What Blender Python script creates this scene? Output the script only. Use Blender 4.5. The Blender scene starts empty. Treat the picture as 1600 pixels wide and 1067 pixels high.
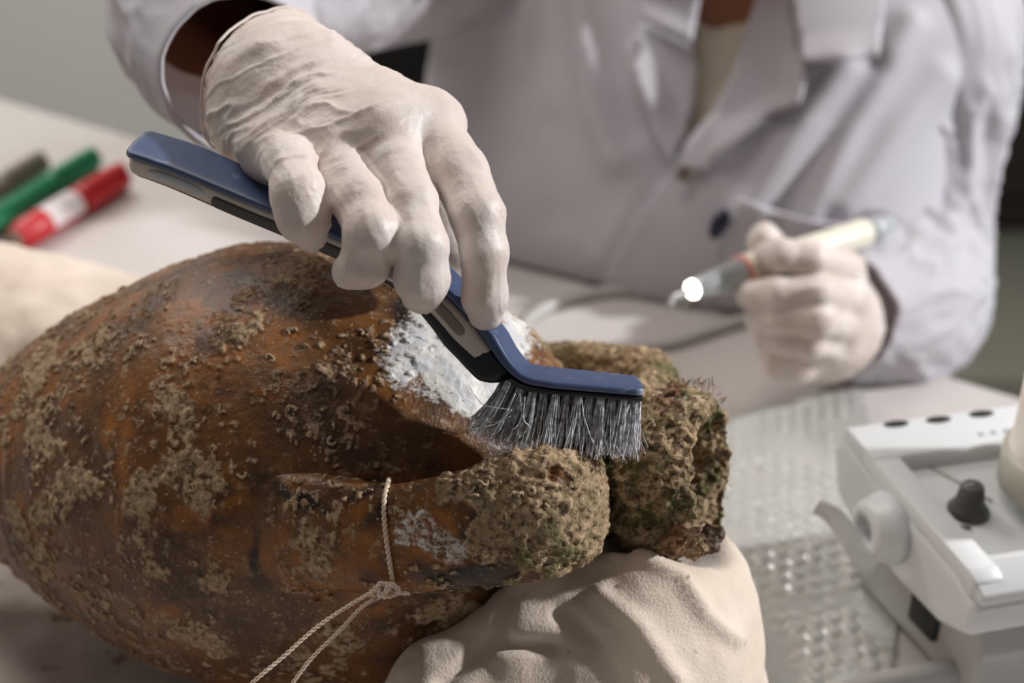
import bpy, bmesh, math, random
import numpy as np
from mathutils import Vector
from mathutils.bvhtree import BVHTree

# ------------------------------------------------------------------ camera, world, lights
S = bpy.context.scene
COL = S.collection
T = 0.75                                   # table top height
PITCH = math.radians(30.0)
FPX = 2222.0                               # focal length in pixels of the 1600 px frame
CAM = np.array([0.0, 0.0, T + 0.4825])
CR = np.array([1.0, 0, 0])
CF = np.array([0, math.cos(PITCH), -math.sin(PITCH)])
CU = np.array([0, math.sin(PITCH), math.cos(PITCH)])

cam_d = bpy.data.cameras.new('camera')
cam_d.sensor_width = 36.0
cam_d.lens = 36.0 * FPX / 1600.0
cam_d.clip_start = 0.02
cam_d.dof.use_dof = True
cam_d.dof.focus_distance = 0.522
cam_d.dof.aperture_fstop = 5.8
cam_o = bpy.data.objects.new('camera', cam_d)
cam_o.location = CAM
cam_o.rotation_euler = (math.pi / 2 - PITCH, 0, 0)
COL.objects.link(cam_o)
S.camera = cam_o

S.view_settings.view_transform = 'Standard'
S.view_settings.look = 'None'
S.view_settings.gamma = 1.0
S.view_settings.use_curve_mapping = False
S.view_settings.exposure = 0.0

w = bpy.data.worlds.new('room_light')
S.world = w
w.use_nodes = True
bg = w.node_tree.nodes['Background']
bg.inputs[0].default_value = (1.0, 0.93, 0.88, 1)
bg.inputs[1].default_value = 0.12


def lamp(name, kind, loc, target, energy, color, size=0.1, spread=None):
    d = bpy.data.lights.new(name, kind)
    d.energy = energy
    d.color = color
    if kind == 'AREA':
        d.shape = 'DISK'
        d.size = size
        if spread:
            d.spread = spread
    else:
        d.shadow_soft_size = size
    o = bpy.data.objects.new(name, d)
    o.location = loc
    v = Vector(target) - Vector(loc)
    o.rotation_euler = v.to_track_quat('-Z', 'Y').to_euler()
    COL.objects.link(o)
    return o


lamp('work_lamp', 'AREA', (1.98, 0.66, 1.93), (0.0, 0.52, 0.90), 57.0, (0.985, 0.985, 1.0), 0.09)
lamp('overhead_fill', 'AREA', (-0.3, 1.0, 2.5), (0.0, 0.8, 0.8), 11.5, (1.0, 0.92, 0.86), 1.0)
lamp('overhead_fill', 'AREA', (-1.3, 2.0, 2.55), (-1.0, 2.7, 0.6), 34.0, (1.0, 0.97, 0.93), 0.8)  # added unseen overhead light that brightens the back wall

# ------------------------------------------------------------------ helpers


def P(u, v, d):
    """point at optical depth d seen through the frame position (u, v)"""
    return CAM + d * (CF + (u - 800.0) / FPX * CR - (v - 533.5) / FPX * CU)


def Z(u, v, z):
    """point of the horizontal plane z"""
    r = CF + (u - 800.0) / FPX * CR - (v - 533.5) / FPX * CU
    return CAM + (z - CAM[2]) / r[2] * r


def proj(p):
    q = np.asarray(p) - CAM
    d = q @ CF
    return 800 + FPX * (q @ CR) / d, 533.5 - FPX * (q @ CU) / d, d


def nrm(a):
    a = np.asarray(a, float)
    return a / np.maximum(np.linalg.norm(a, axis=-1, keepdims=True), 1e-12)


def sst(a, b, x):
    t = np.clip((x - a) / (b - a), 0, 1)
    return t * t * (3 - 2 * t)


def _hash(i, j, k, seed):
    n = (i.astype(np.int64) * 374761393 + j.astype(np.int64) * 668265263 + k.astype(np.int64) * 2147483647 + seed * 974711) & 0xffffffff
    n = ((n ^ (n >> 13)) * 1274126177) & 0xffffffff
    n = n ^ (n >> 16)
    n = (n * 2246822519) & 0xffffffff
    return ((n ^ (n >> 15)) & 0xffffff) / float(0xffffff)


def vnoise(p, f, seed=0):
    q = p * f
    i = np.floor(q).astype(np.int64)
    t = q - i
    t = t * t * t * (t * (t * 6 - 15) + 10)
    r = 0
    for a in (0, 1):
        for b in (0, 1):
            for c in (0, 1):
                h = _hash(i[:, 0] + a, i[:, 1] + b, i[:, 2] + c, seed)
                wgt = (t[:, 0] if a else 1 - t[:, 0]) * (t[:, 1] if b else 1 - t[:, 1]) * (t[:, 2] if c else 1 - t[:, 2])
                r = r + h * wgt
    return r * 2 - 1


def fbm(p, f, octv=4, seed=0, gain=0.5):
    r = 0
    a = 1.0
    n = 0
    for o in range(octv):
        r = r + a * vnoise(p, f * 2 ** o, seed + o * 17)
        n += a
        a *= gain
    return r / n


def worley(p, f, seed=0):
    """distance to the nearest feature point, in cells"""
    q = p * f
    i = np.floor(q).astype(np.int64)
    best = np.full(len(p), 9.0)
    for a in (-1, 0, 1):
        for b in (-1, 0, 1):
            for c in (-1, 0, 1):
                x, y, z = i[:, 0] + a, i[:, 1] + b, i[:, 2] + c
                dx = x + _hash(x, y, z, seed) - q[:, 0]
                dy = y + _hash(x, y, z, seed + 1) - q[:, 1]
                dz = z + _hash(x, y, z, seed + 2) - q[:, 2]
                best = np.minimum(best, dx * dx + dy * dy + dz * dz)
    return np.sqrt(best)


def mesh_np(name, V, F, smooth=True):
    """mesh from arrays; F is (n, 3) or (n, 4)"""
    V = np.asarray(V, np.float32)
    F = np.asarray(F, np.int32)
    me = bpy.data.meshes.new(name)
    n, k = F.shape
    me.vertices.add(len(V))
    me.vertices.foreach_set('co', V.ravel())
    me.loops.add(n * k)
    me.loops.foreach_set('vertex_index', F.ravel())
    me.polygons.add(n)
    me.polygons.foreach_set('loop_start', np.arange(0, n * k, k, dtype=np.int32))
    me.polygons.foreach_set('loop_total', np.full(n, k, np.int32))
    me.polygons.foreach_set('use_smooth', np.full(n, smooth, bool))
    me.update(calc_edges=True)
    return me


def vnormals(V, F):
    a, b, c = V[F[:, 0]], V[F[:, 1]], V[F[:, 2]]
    fn = np.cross(b - a, c - a)
    if F.shape[1] == 4:
        fn = np.cross(c - a, V[F[:, 3]] - b)
    N = np.zeros_like(V)
    for k in range(F.shape[1]):
        for ax in range(3):
            N[:, ax] += np.bincount(F[:, k], fn[:, ax], len(V))
    return nrm(N)


def tag(o, label=None, cat=None, group=None, kind=None):
    if label:
        o['label'] = label
    if cat:
        o['category'] = cat
    if group:
        o['group'] = group
    if kind:
        o['kind'] = kind
    return o


BASE = {}


def link(name, me, mat=None, parent=None, mods=()):
    o = bpy.data.objects.new(name, me)
    COL.objects.link(o)
    if mat:
        me.materials.clear()
        me.materials.append(mat)
    if parent:
        o.parent = parent
        o.location = -BASE.get(parent.name, Vector((0, 0, 0)))   # parts are modelled in world space
    return o


def root(name, base, label, cat, group=None):
    o = bpy.data.objects.new(name, None)
    o.empty_display_size = 0.02
    o.location = base
    COL.objects.link(o)
    BASE[o.name] = Vector(base)
    return tag(o, label, cat, group)


def sub(name, me, mat, part):
    """sub-part: modelled in world space, child of a part"""
    o = bpy.data.objects.new(name, me)
    COL.objects.link(o)
    me.materials.clear()
    me.materials.append(mat)
    o.parent = part
    return o


def grid_faces(n, m, wrap=True):
    i = np.arange(n - 1)[:, None]
    j = np.arange(m if wrap else m - 1)[None, :]
    j2 = (j + 1) % m
    f = np.stack([i * m + j, i * m + j2, (i + 1) * m + j2, (i + 1) * m + j], -1)
    return f.reshape(-1, 4)


def spline(pts, n):
    """Catmull-Rom through pts (k, dim) -> n samples"""
    p = np.asarray(pts, float)
    k = len(p)
    q = np.vstack([2 * p[0] - p[1], p, 2 * p[-1] - p[-2]])
    seg = np.linalg.norm(np.diff(p, axis=0), axis=1)
    cum = np.concatenate([[0], np.cumsum(seg)])
    x = np.linspace(0, cum[-1], n)
    i = np.clip(np.searchsorted(cum, x, side='right') - 1, 0, k - 2)
    t = ((x - cum[i]) / np.maximum(seg[i], 1e-9))[:, None]
    a, b, c, d = q[i], q[i + 1], q[i + 2], q[i + 3]
    return 0.5 * (2 * b + (c - a) * t + (2 * a - 5 * b + 4 * c - d) * t * t + (3 * b - a - 3 * c + d) * t ** 3)


def frames(path, up=None):
    t = nrm(np.gradient(path, axis=0))
    if up is not None:
        up = np.broadcast_to(np.asarray(up, float), t.shape)
        n = nrm(up - (up * t).sum(1, keepdims=True) * t)
    else:
        n = np.zeros_like(t)
        v = np.array([0.13, 0.22, 0.97])
        if abs(t[0] @ v) > 0.9:
            v = np.array([1.0, 0, 0])
        for i in range(len(t)):
            v = v - (v @ t[i]) * t[i]
            v = v / np.linalg.norm(v)
            n[i] = v
    return t, n, np.cross(t, n)


def sweep(path, sec, up=None, caps=True):
    """sec (n, m, 2): offsets along N and B for each ring"""
    t, n, b = frames(path, up)
    nn, m = sec.shape[:2]
    V = path[:, None] + sec[..., :1] * n[:, None] + sec[..., 1:] * b[:, None]
    V = V.reshape(-1, 3)
    F = grid_faces(nn, m)
    if caps:
        c0, c1 = len(V), len(V) + 1
        V = np.vstack([V, path[:1], path[-1:]])
        j = np.arange(m)
        j2 = (j + 1) % m
        e = (nn - 1) * m
        F = np.vstack([F, np.stack([j2, j, np.full(m, c0), np.full(m, c0)], 1)[:, [0, 1, 2, 2]],
                       np.stack([e + j, e + j2, np.full(m, c1), np.full(m, c1)], 1)])
    return V, F


def fix_tris(V, F):
    """quads with a doubled last corner -> bmesh-safe list"""
    return [tuple(f[:3]) if f[2] == f[3] else tuple(f) for f in F.tolist()]


def mesh_mixed(name, V, F, smooth=True):
    me = bpy.data.meshes.new(name)
    me.from_pydata(np.asarray(V).tolist(), [], fix_tris(V, F))
    if smooth:
        me.polygons.foreach_set('use_smooth', np.ones(len(me.polygons), bool))
    me.update()
    return me


def ring_sec(n, m, rn, rb=None, power=2.0):
    rn = np.broadcast_to(np.asarray(rn, float), (n,))
    rb = rn if rb is None else np.broadcast_to(np.asarray(rb, float), (n,))
    a = np.linspace(0, 2 * np.pi, m, endpoint=False)
    c, s = np.cos(a), np.sin(a)
    e = 2.0 / power
    c = np.sign(c) * np.abs(c) ** e
    s = np.sign(s) * np.abs(s) ** e
    return np.stack([rn[:, None] * c, rb[:, None] * s], -1)


def tube(name, pts, r, mat, parent=None, n=None, m=10, taper=None, up=None):
    n = n or max(8, len(pts) * 8)
    path = spline(pts, n)
    rr = np.full(n, r) if taper is None else np.interp(np.linspace(0, 1, n), taper[0], taper[1]) * r
    V, F = sweep(path, ring_sec(n, m, rr), up)
    return link(name, mesh_mixed(name, V, F), mat, parent)


def lathe_mesh(name, origin, axis, prof, m=32, e1=None):
    """prof: list of (distance along axis, radius)"""
    axis = nrm(axis)
    if e1 is None:
        e1 = np.array([0.0, 0, 1]) if abs(axis[2]) < 0.9 else np.array([1.0, 0, 0])
    e1 = nrm(e1 - (e1 @ axis) * axis)
    e2 = np.cross(axis, e1)
    a = np.linspace(0, 2 * np.pi, m, endpoint=False)
    pr = np.asarray(prof, float)
    V = (np.asarray(origin)[None, None] + pr[:, 0][:, None, None] * axis +
         pr[:, 1][:, None, None] * (np.cos(a)[None, :, None] * e1 + np.sin(a)[None, :, None] * e2))
    n = len(pr)
    V = V.reshape(-1, 3)
    F = grid_faces(n, m)[:, ::-1]
    ca, cb = len(V), len(V) + 1
    V = np.vstack([V, origin + pr[0, 0] * axis, origin + pr[-1, 0] * axis])
    j = np.arange(m)
    j2 = (j + 1) % m
    e = (n - 1) * m
    F = np.vstack([F, np.stack([j, j2, np.full(m, ca), np.full(m, ca)], 1), np.stack([e + j2, e + j, np.full(m, cb), np.full(m, cb)], 1)])
    return mesh_mixed(name, V, F)


def box_bm(bm, c, ax, half, bevel=0.0, seg=2):
    """oriented box: ax rows = unit axes"""
    vs = []
    for sx in (-1, 1):
        for sy in (-1, 1):
            for sz in (-1, 1):
                p = np.asarray(c) + sx * half[0] * ax[0] + sy * half[1] * ax[1] + sz * half[2] * ax[2]
                vs.append(bm.verts.new(p))
    q = [(0, 1, 3, 2), (4, 6, 7, 5), (0, 4, 5, 1), (2, 3, 7, 6), (0, 2, 6, 4), (1, 5, 7, 3)]
    fs = [bm.faces.new([vs[i] for i in f]) for f in q]
    if bevel:
        es = list({e for f in fs for e in f.edges})
        bmesh.ops.bevel(bm, geom=es, offset=bevel, segments=seg, affect='EDGES', profile=0.5)


def box_mesh(name, c, ax, half, bevel=0.0, seg=2):
    bm = bmesh.new()
    box_bm(bm, c, ax, half, bevel, seg)
    bmesh.ops.recalc_face_normals(bm, faces=bm.faces)
    me = bpy.data.meshes.new(name)
    bm.to_mesh(me)
    bm.free()
    if bevel:
        me.polygons.foreach_set('use_smooth', np.ones(len(me.polygons), bool))
        try:
            me.set_sharp_from_angle(angle=math.radians(50))
        except Exception:
            pass
    return me


WORLD_AX = np.eye(3)


def slab_mesh(name, pts2, z0, z1, bevel=0.0, seg=3):
    """prism with horizontal outline"""
    bm = bmesh.new()
    lo = [bm.verts.new((p[0], p[1], z0)) for p in pts2]
    hi = [bm.verts.new((p[0], p[1], z1)) for p in pts2]
    n = len(pts2)
    bm.faces.new(lo[::-1])
    bm.faces.new(hi)
    for i in range(n):
        bm.faces.new([lo[i], lo[(i + 1) % n], hi[(i + 1) % n], hi[i]])
    bmesh.ops.recalc_face_normals(bm, faces=bm.faces)
    if bevel:
        bmesh.ops.bevel(bm, geom=list(bm.edges), offset=bevel, segments=seg, affect='EDGES', profile=0.5)
    me = bpy.data.meshes.new(name)
    bm.to_mesh(me)
    bm.free()
    return me


class Field:
    """signed distance grid: smooth unions of tapered capsules and ellipsoids, meshed with surface nets"""

    def __init__(self, lo, hi, h):
        self.lo = np.asarray(lo, float)
        self.h = h
        self.n = np.ceil((np.asarray(hi) - self.lo) / h).astype(int) + 1
        self.F = np.full(self.n, 0.5, np.float32)

    def _sl(self, lo, hi):
        a = np.clip(np.floor((lo - self.lo) / self.h).astype(int), 0, self.n)
        b = np.clip(np.ceil((hi - self.lo) / self.h).astype(int) + 1, 0, self.n)
        sl = tuple(slice(x, y) for x, y in zip(a, b))
        ax = [self.lo[i] + self.h * np.arange(a[i], b[i]) for i in range(3)]
        if any(len(x) == 0 for x in ax):
            return sl, None
        return sl, (ax[0][:, None, None], ax[1][None, :, None], ax[2][None, None, :])

    def _put(self, sl, d, k):
        f = self.F[sl]
        if k <= 0:
            self.F[sl] = np.minimum(f, d)
        else:
            h = np.maximum(k - np.abs(f - d), 0) / k
            self.F[sl] = np.minimum(f, d) - h * h * k * 0.25

    def cap(self, a, b, ra, rb, k=0.004):
        a, b = np.asarray(a, float), np.asarray(b, float)
        pad = k + 3 * self.h
        lo = np.minimum(a - ra, b - rb) - pad
        hi = np.maximum(a + ra, b + rb) + pad
        sl, g = self._sl(lo, hi)
        if g is None:
            return
        ab = b - a
        L = max(ab @ ab, 1e-12)
        t = np.clip(((g[0] - a[0]) * ab[0] + (g[1] - a[1]) * ab[1] + (g[2] - a[2]) * ab[2]) / L, 0, 1)
        d = np.sqrt((g[0] - a[0] - t * ab[0]) ** 2 + (g[1] - a[1] - t * ab[1]) ** 2 + (g[2] - a[2] - t * ab[2]) ** 2) - (ra + (rb - ra) * t)
        self._put(sl, d.astype(np.float32), k)

    def ell(self, c, rad, ax=WORLD_AX, k=0.004):
        c = np.asarray(c, float)
        rad = np.asarray(rad, float)
        ext = np.sqrt(((ax * rad[:, None]) ** 2).sum(0)) + k + 3 * self.h
        sl, g = self._sl(c - ext, c + ext)
        if g is None:
            return
        q = [(g[0] - c[0]) * ax[i][0] + (g[1] - c[1]) * ax[i][1] + (g[2] - c[2]) * ax[i][2] for i in range(3)]
        k0 = np.sqrt(sum((q[i] / rad[i]) ** 2 for i in range(3)))
        k1 = np.sqrt(sum((q[i] / rad[i] ** 2) ** 2 for i in range(3)))
        d = k0 * (k0 - 1) / np.maximum(k1, 1e-6)
        self._put(sl, d.astype(np.float32), k)

    def chain(self, pts, radii, k=0.004):
        for i in range(len(pts) - 1):
            self.cap(pts[i], pts[i + 1], radii[i], radii[i + 1], k)

    def pts(self):
        g = np.meshgrid(*[self.lo[i] + self.h * np.arange(self.n[i]) for i in range(3)], indexing='ij')
        return np.stack(g, -1)

    def mesh(self):
        F = self.F
        n = self.n
        ins = F < 0
        c = np.zeros(n - 1, np.uint8)
        for a in (0, 1):
            for b in (0, 1):
                for d in (0, 1):
                    c += ins[a:n[0] - 1 + a, b:n[1] - 1 + b, d:n[2] - 1 + d]
        act = (c > 0) & (c < 8)
        I = np.argwhere(act)
        idx = np.full(n - 1, -1, np.int32)
        idx[act] = np.arange(len(I))
        acc = np.zeros((len(I), 3))
        cnt = np.zeros(len(I))
        cor = [(a, b, d) for a in (0, 1) for b in (0, 1) for d in (0, 1)]
        for i, p in enumerate(cor):
            for q in cor[i + 1:]:
                if sum(abs(x - y) for x, y in zip(p, q)) != 1:
                    continue
                fa = F[I[:, 0] + p[0], I[:, 1] + p[1], I[:, 2] + p[2]].astype(float)
                fb = F[I[:, 0] + q[0], I[:, 1] + q[1], I[:, 2] + q[2]].astype(float)
                m = (fa < 0) != (fb < 0)
                t = np.where(m, fa / np.where(m, fa - fb, 1), 0)
                pos = np.asarray(p)[None] + t[:, None] * (np.asarray(q) - np.asarray(p))[None]
                acc += np.where(m[:, None], pos, 0)
                cnt += m
        V = self.lo + self.h * (I + acc / cnt[:, None])
        quads = []
        for ax in range(3):
            o = [(1, 2), (2, 0), (0, 1)][ax]
            sa = [slice(None)] * 3
            sb = [slice(None)] * 3
            sa[ax] = slice(0, n[ax] - 1)
            sb[ax] = slice(1, n[ax])
            for q in o:
                sa[q] = slice(1, n[q] - 1)
                sb[q] = slice(1, n[q] - 1)
            A, B = ins[tuple(sa)], ins[tuple(sb)]
            E = np.argwhere(A != B)
            flip = A[tuple(E.T)]
            base = E.copy()
            for q in o:
                base[:, q] += 1
            e1 = np.zeros(3, int)
            e1[o[0]] = 1
            e2 = np.zeros(3, int)
            e2[o[1]] = 1
            qd = np.stack([idx[tuple((base - e1 - e2).T)], idx[tuple((base - e2).T)], idx[tuple(base.T)], idx[tuple((base - e1).T)]], 1)
            qd[~flip] = qd[~flip][:, ::-1]
            quads.append(qd)
        Q = np.vstack(quads)
        return V, Q


def laplace(V, F, it=2, lam=0.5):
    n = len(V)
    e = np.vstack([F[:, [i, (i + 1) % F.shape[1]]] for i in range(F.shape[1])])
    e = np.vstack([e, e[:, ::-1]])
    deg = np.bincount(e[:, 0], minlength=n)
    for _ in range(it):
        A = np.stack([np.bincount(e[:, 0], V[e[:, 1], k], n) for k in range(3)], 1) / np.maximum(deg, 1)[:, None]
        V = V + lam * (A - V)
    return V


def fattr(me, name, val):
    a = me.attributes.new(name, 'FLOAT', 'POINT')
    a.data.foreach_set('value', np.asarray(val, np.float32))


# ------------------------------------------------------------------ materials
class M:
    """small node-tree writer"""

    def __init__(self, name, **kw):
        self.m = bpy.data.materials.new(name)
        self.m.use_nodes = True
        self.t = self.m.node_tree
        self.b = self.t.nodes['Principled BSDF']
        self.tc = self.t.nodes.new('ShaderNodeTexCoord').outputs['Object']
        for k, v in kw.items():
            self.set(k.replace('_', ' '), v)

    def set(self, k, v):
        i = self.b.inputs[k]
        if hasattr(v, 'is_output'):
            self.t.links.new(v, i)
        else:
            if isinstance(v, tuple) and len(v) == 3 and i.type == 'RGBA':
                v = (*v, 1)
            i.default_value = v
        return self

    def node(self, typ, ins=(), **props):
        n = self.t.nodes.new(typ)
        for k, v in props.items():
            setattr(n, k, v)
        for k, v in dict(ins).items():
            if hasattr(v, 'is_output'):
                self.t.links.new(v, n.inputs[k])
            else:
                n.inputs[k].default_value = v
        return n

    def noise(self, scale, detail=4, rough=0.55, vec=None, dist=0.0):
        n = self.node('ShaderNodeTexNoise', {'Scale': scale, 'Detail': detail, 'Roughness': rough, 'Distortion': dist})
        self.t.links.new(vec or self.tc, n.inputs['Vector'])
        return n.outputs['Fac']

    def voro(self, scale, feature='F1', vec=None):
        n = self.node('ShaderNodeTexVoronoi', {'Scale': scale}, feature=feature)
        self.t.links.new(vec or self.tc, n.inputs['Vector'])
        return n.outputs['Distance']

    def ramp(self, fac, a, b):
        n = self.node('ShaderNodeMapRange', {'From Min': a, 'From Max': b}, interpolation_type='SMOOTHSTEP')
        self.t.links.new(fac, n.inputs['Value'])
        return n.outputs[0]

    def math(self, op, a, b=0.0):
        n = self.node('ShaderNodeMath', {}, operation=op)
        for i, x in enumerate((a, b)):
            if hasattr(x, 'is_output'):
                self.t.links.new(x, n.inputs[i])
            else:
                n.inputs[i].default_value = x
        return n.outputs[0]

    def mix(self, fac, a, b):
        n = self.node('ShaderNodeMix', {}, data_type='RGBA')
        for k, x in ((0, fac), (6, a), (7, b)):
            if hasattr(x, 'is_output'):
                self.t.links.new(x, n.inputs[k])
            else:
                n.inputs[k].default_value = (*x, 1) if isinstance(x, tuple) else x
        return n.outputs[2]

    def attr(self, name):
        return self.node('ShaderNodeAttribute', {}, attribute_name=name).outputs['Fac']

    def stretch(self, sx, sy, sz, rot=(0, 0, 0)):
        n = self.node('ShaderNodeMapping', {'Scale': (sx, sy, sz), 'Rotation': rot})
        self.t.links.new(self.tc, n.inputs['Vector'])
        return n.outputs[0]

    def bump(self, h, strength=0.3, dist=0.001):
        n = self.node('ShaderNodeBump', {'Strength': strength, 'Distance': dist})
        self.t.links.new(h, n.inputs['Height'])
        self.t.links.new(n.outputs[0], self.b.inputs['Normal'])
        return self


def plain(name, col, rough=0.5, **kw):
    m = M(name, Base_Color=col, Roughness=rough)
    for k, v in kw.items():
        m.set(k.replace('_', ' '), v)
    return m.m


# latex of the gloves
g = M('latex', Roughness=0.47)
g.set('Base Color', g.mix(g.ramp(g.noise(45, 3), 0.35, 0.7), (0.66, 0.565, 0.51), (0.70, 0.635, 0.595)))
g.set('Subsurface Weight', 0.10)
g.set('Subsurface Radius', (0.006, 0.003, 0.002))
g.set('Subsurface Scale', 0.6)
g.set('Specular IOR Level', 0.45)
g.bump(g.math('ADD', g.noise(600, 3), g.math('MULTIPLY', g.noise(120, 4, dist=1.0), 1.2)), 0.25, 0.0008)
LATEX = g.m

# white lab coat cotton
g = M('coat_cotton', Roughness=0.85)
g.set('Base Color', g.mix(g.noise(14, 3), (0.61, 0.59, 0.635), (0.66, 0.64, 0.69)))
g.bump(g.noise(700, 2), 0.12, 0.0006)
tr = g.node('ShaderNodeBsdfTranslucent', {'Color': (0.62, 0.55, 0.56, 1)})
mx = g.node('ShaderNodeMixShader', {0: 0.22, 1: g.b.outputs[0], 2: tr.outputs[0]})
g.t.links.new(mx.outputs[0], g.t.nodes['Material Output'].inputs['Surface'])
COAT = g.m

SKIN = M('skin', Base_Color=(0.42, 0.19, 0.10), Roughness=0.5)
SKIN.set('Subsurface Weight', 0.15)
SKIN.set('Subsurface Radius', (0.01, 0.004, 0.002))
SKIN.bump(SKIN.noise(500, 3), 0.1, 0.0005)
SKIN = SKIN.m
g = M('cream_jersey', Base_Color=(0.86, 0.79, 0.65), Roughness=0.9)
g.bump(g.noise(900, 2), 0.2, 0.0005)
SHIRT = g.m
HAIR = plain('dark_hair', (0.02, 0.014, 0.01), 0.5)

# fleece of the cushions
g = M('fleece', Roughness=0.95)
spots = g.ramp(g.noise(90, 2, 0.5), 0.72, 0.78)
g.set('Base Color', g.mix(spots, g.mix(g.ramp(g.noise(18, 3), 0.35, 0.7), (0.70, 0.58, 0.47), (0.77, 0.66, 0.555)), (0.30, 0.20, 0.12)))
g.set('Sheen Weight', 0.3)
g.bump(g.math('ADD', g.noise(800, 3, 0.7), g.noise(160, 3)), 0.5, 0.0010)
FLEECE = g.m

g = M('dusty_white_cloth', Roughness=0.9)
spots = g.ramp(g.noise(70, 3, 0.6), 0.62, 0.72)
g.set('Base Color', g.mix(spots, g.mix(g.ramp(g.noise(25, 4), 0.4, 0.65), (0.60, 0.52, 0.47), (0.70, 0.63, 0.58)), (0.34, 0.25, 0.19)))
g.bump(g.noise(400, 4, 0.7), 0.35, 0.001)
CLOTH = g.m

g = M('table_laminate', Roughness=0.38)
g.set('Base Color', g.mix(g.ramp(g.noise(5, 4), 0.35, 0.7), (0.56, 0.515, 0.495), (0.63, 0.60, 0.58)))
g.set('Roughness', g.math('ADD', g.math('MULTIPLY', g.noise(9, 4), 0.25), 0.28))
TABLE = g.m

BLUE = M('blue_plastic', Roughness=0.42)
g = BLUE
scr = g.ramp(g.noise(260, 3, 0.7, vec=g.stretch(0.25, 1, 1)), 0.60, 0.72)
pt = g.node('ShaderNodeNewGeometry').outputs['Pointiness']
edge_ = g.math('MULTIPLY', g.ramp(pt, 0.535, 0.60), g.ramp(g.noise(180, 3), 0.30, 0.55))
g.set('Base Color', g.mix(edge_, g.mix(scr, (0.050, 0.078, 0.165), (0.16, 0.19, 0.28)), (0.34, 0.38, 0.47)))
g.bump(g.noise(350, 3, vec=g.stretch(0.3, 1, 1)), 0.25, 0.0004)
BLUE = g.m
BLACK = plain('black_plastic', (0.010, 0.011, 0.016), 0.4)
g = M('grey_rubber', Base_Color=(0.58, 0.52, 0.46), Roughness=0.55)
g.bump(g.noise(500, 2), 0.1, 0.0003)
RUBBER = g.m
g = M('dark_rubber', Base_Color=(0.055, 0.05, 0.046), Roughness=0.5)
g.bump(g.noise(900, 2), 0.2, 0.0003)
DRUB = g.m
PALE = plain('pale_grey_plastic', (0.45, 0.48, 0.50), 0.3)
g = M('grey_nylon', Roughness=0.3)
g.set('Base Color', g.mix(g.ramp(g.noise(500, 2), 0.35, 0.65), (0.30, 0.305, 0.32), (0.85, 0.86, 0.89)))
NYLON = g.m
g = M('cotton_string', Roughness=0.9)
g.set('Base Color', g.mix(g.noise(300, 2), (0.62, 0.47, 0.34), (0.80, 0.68, 0.55)))
STRING = g.m


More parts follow.
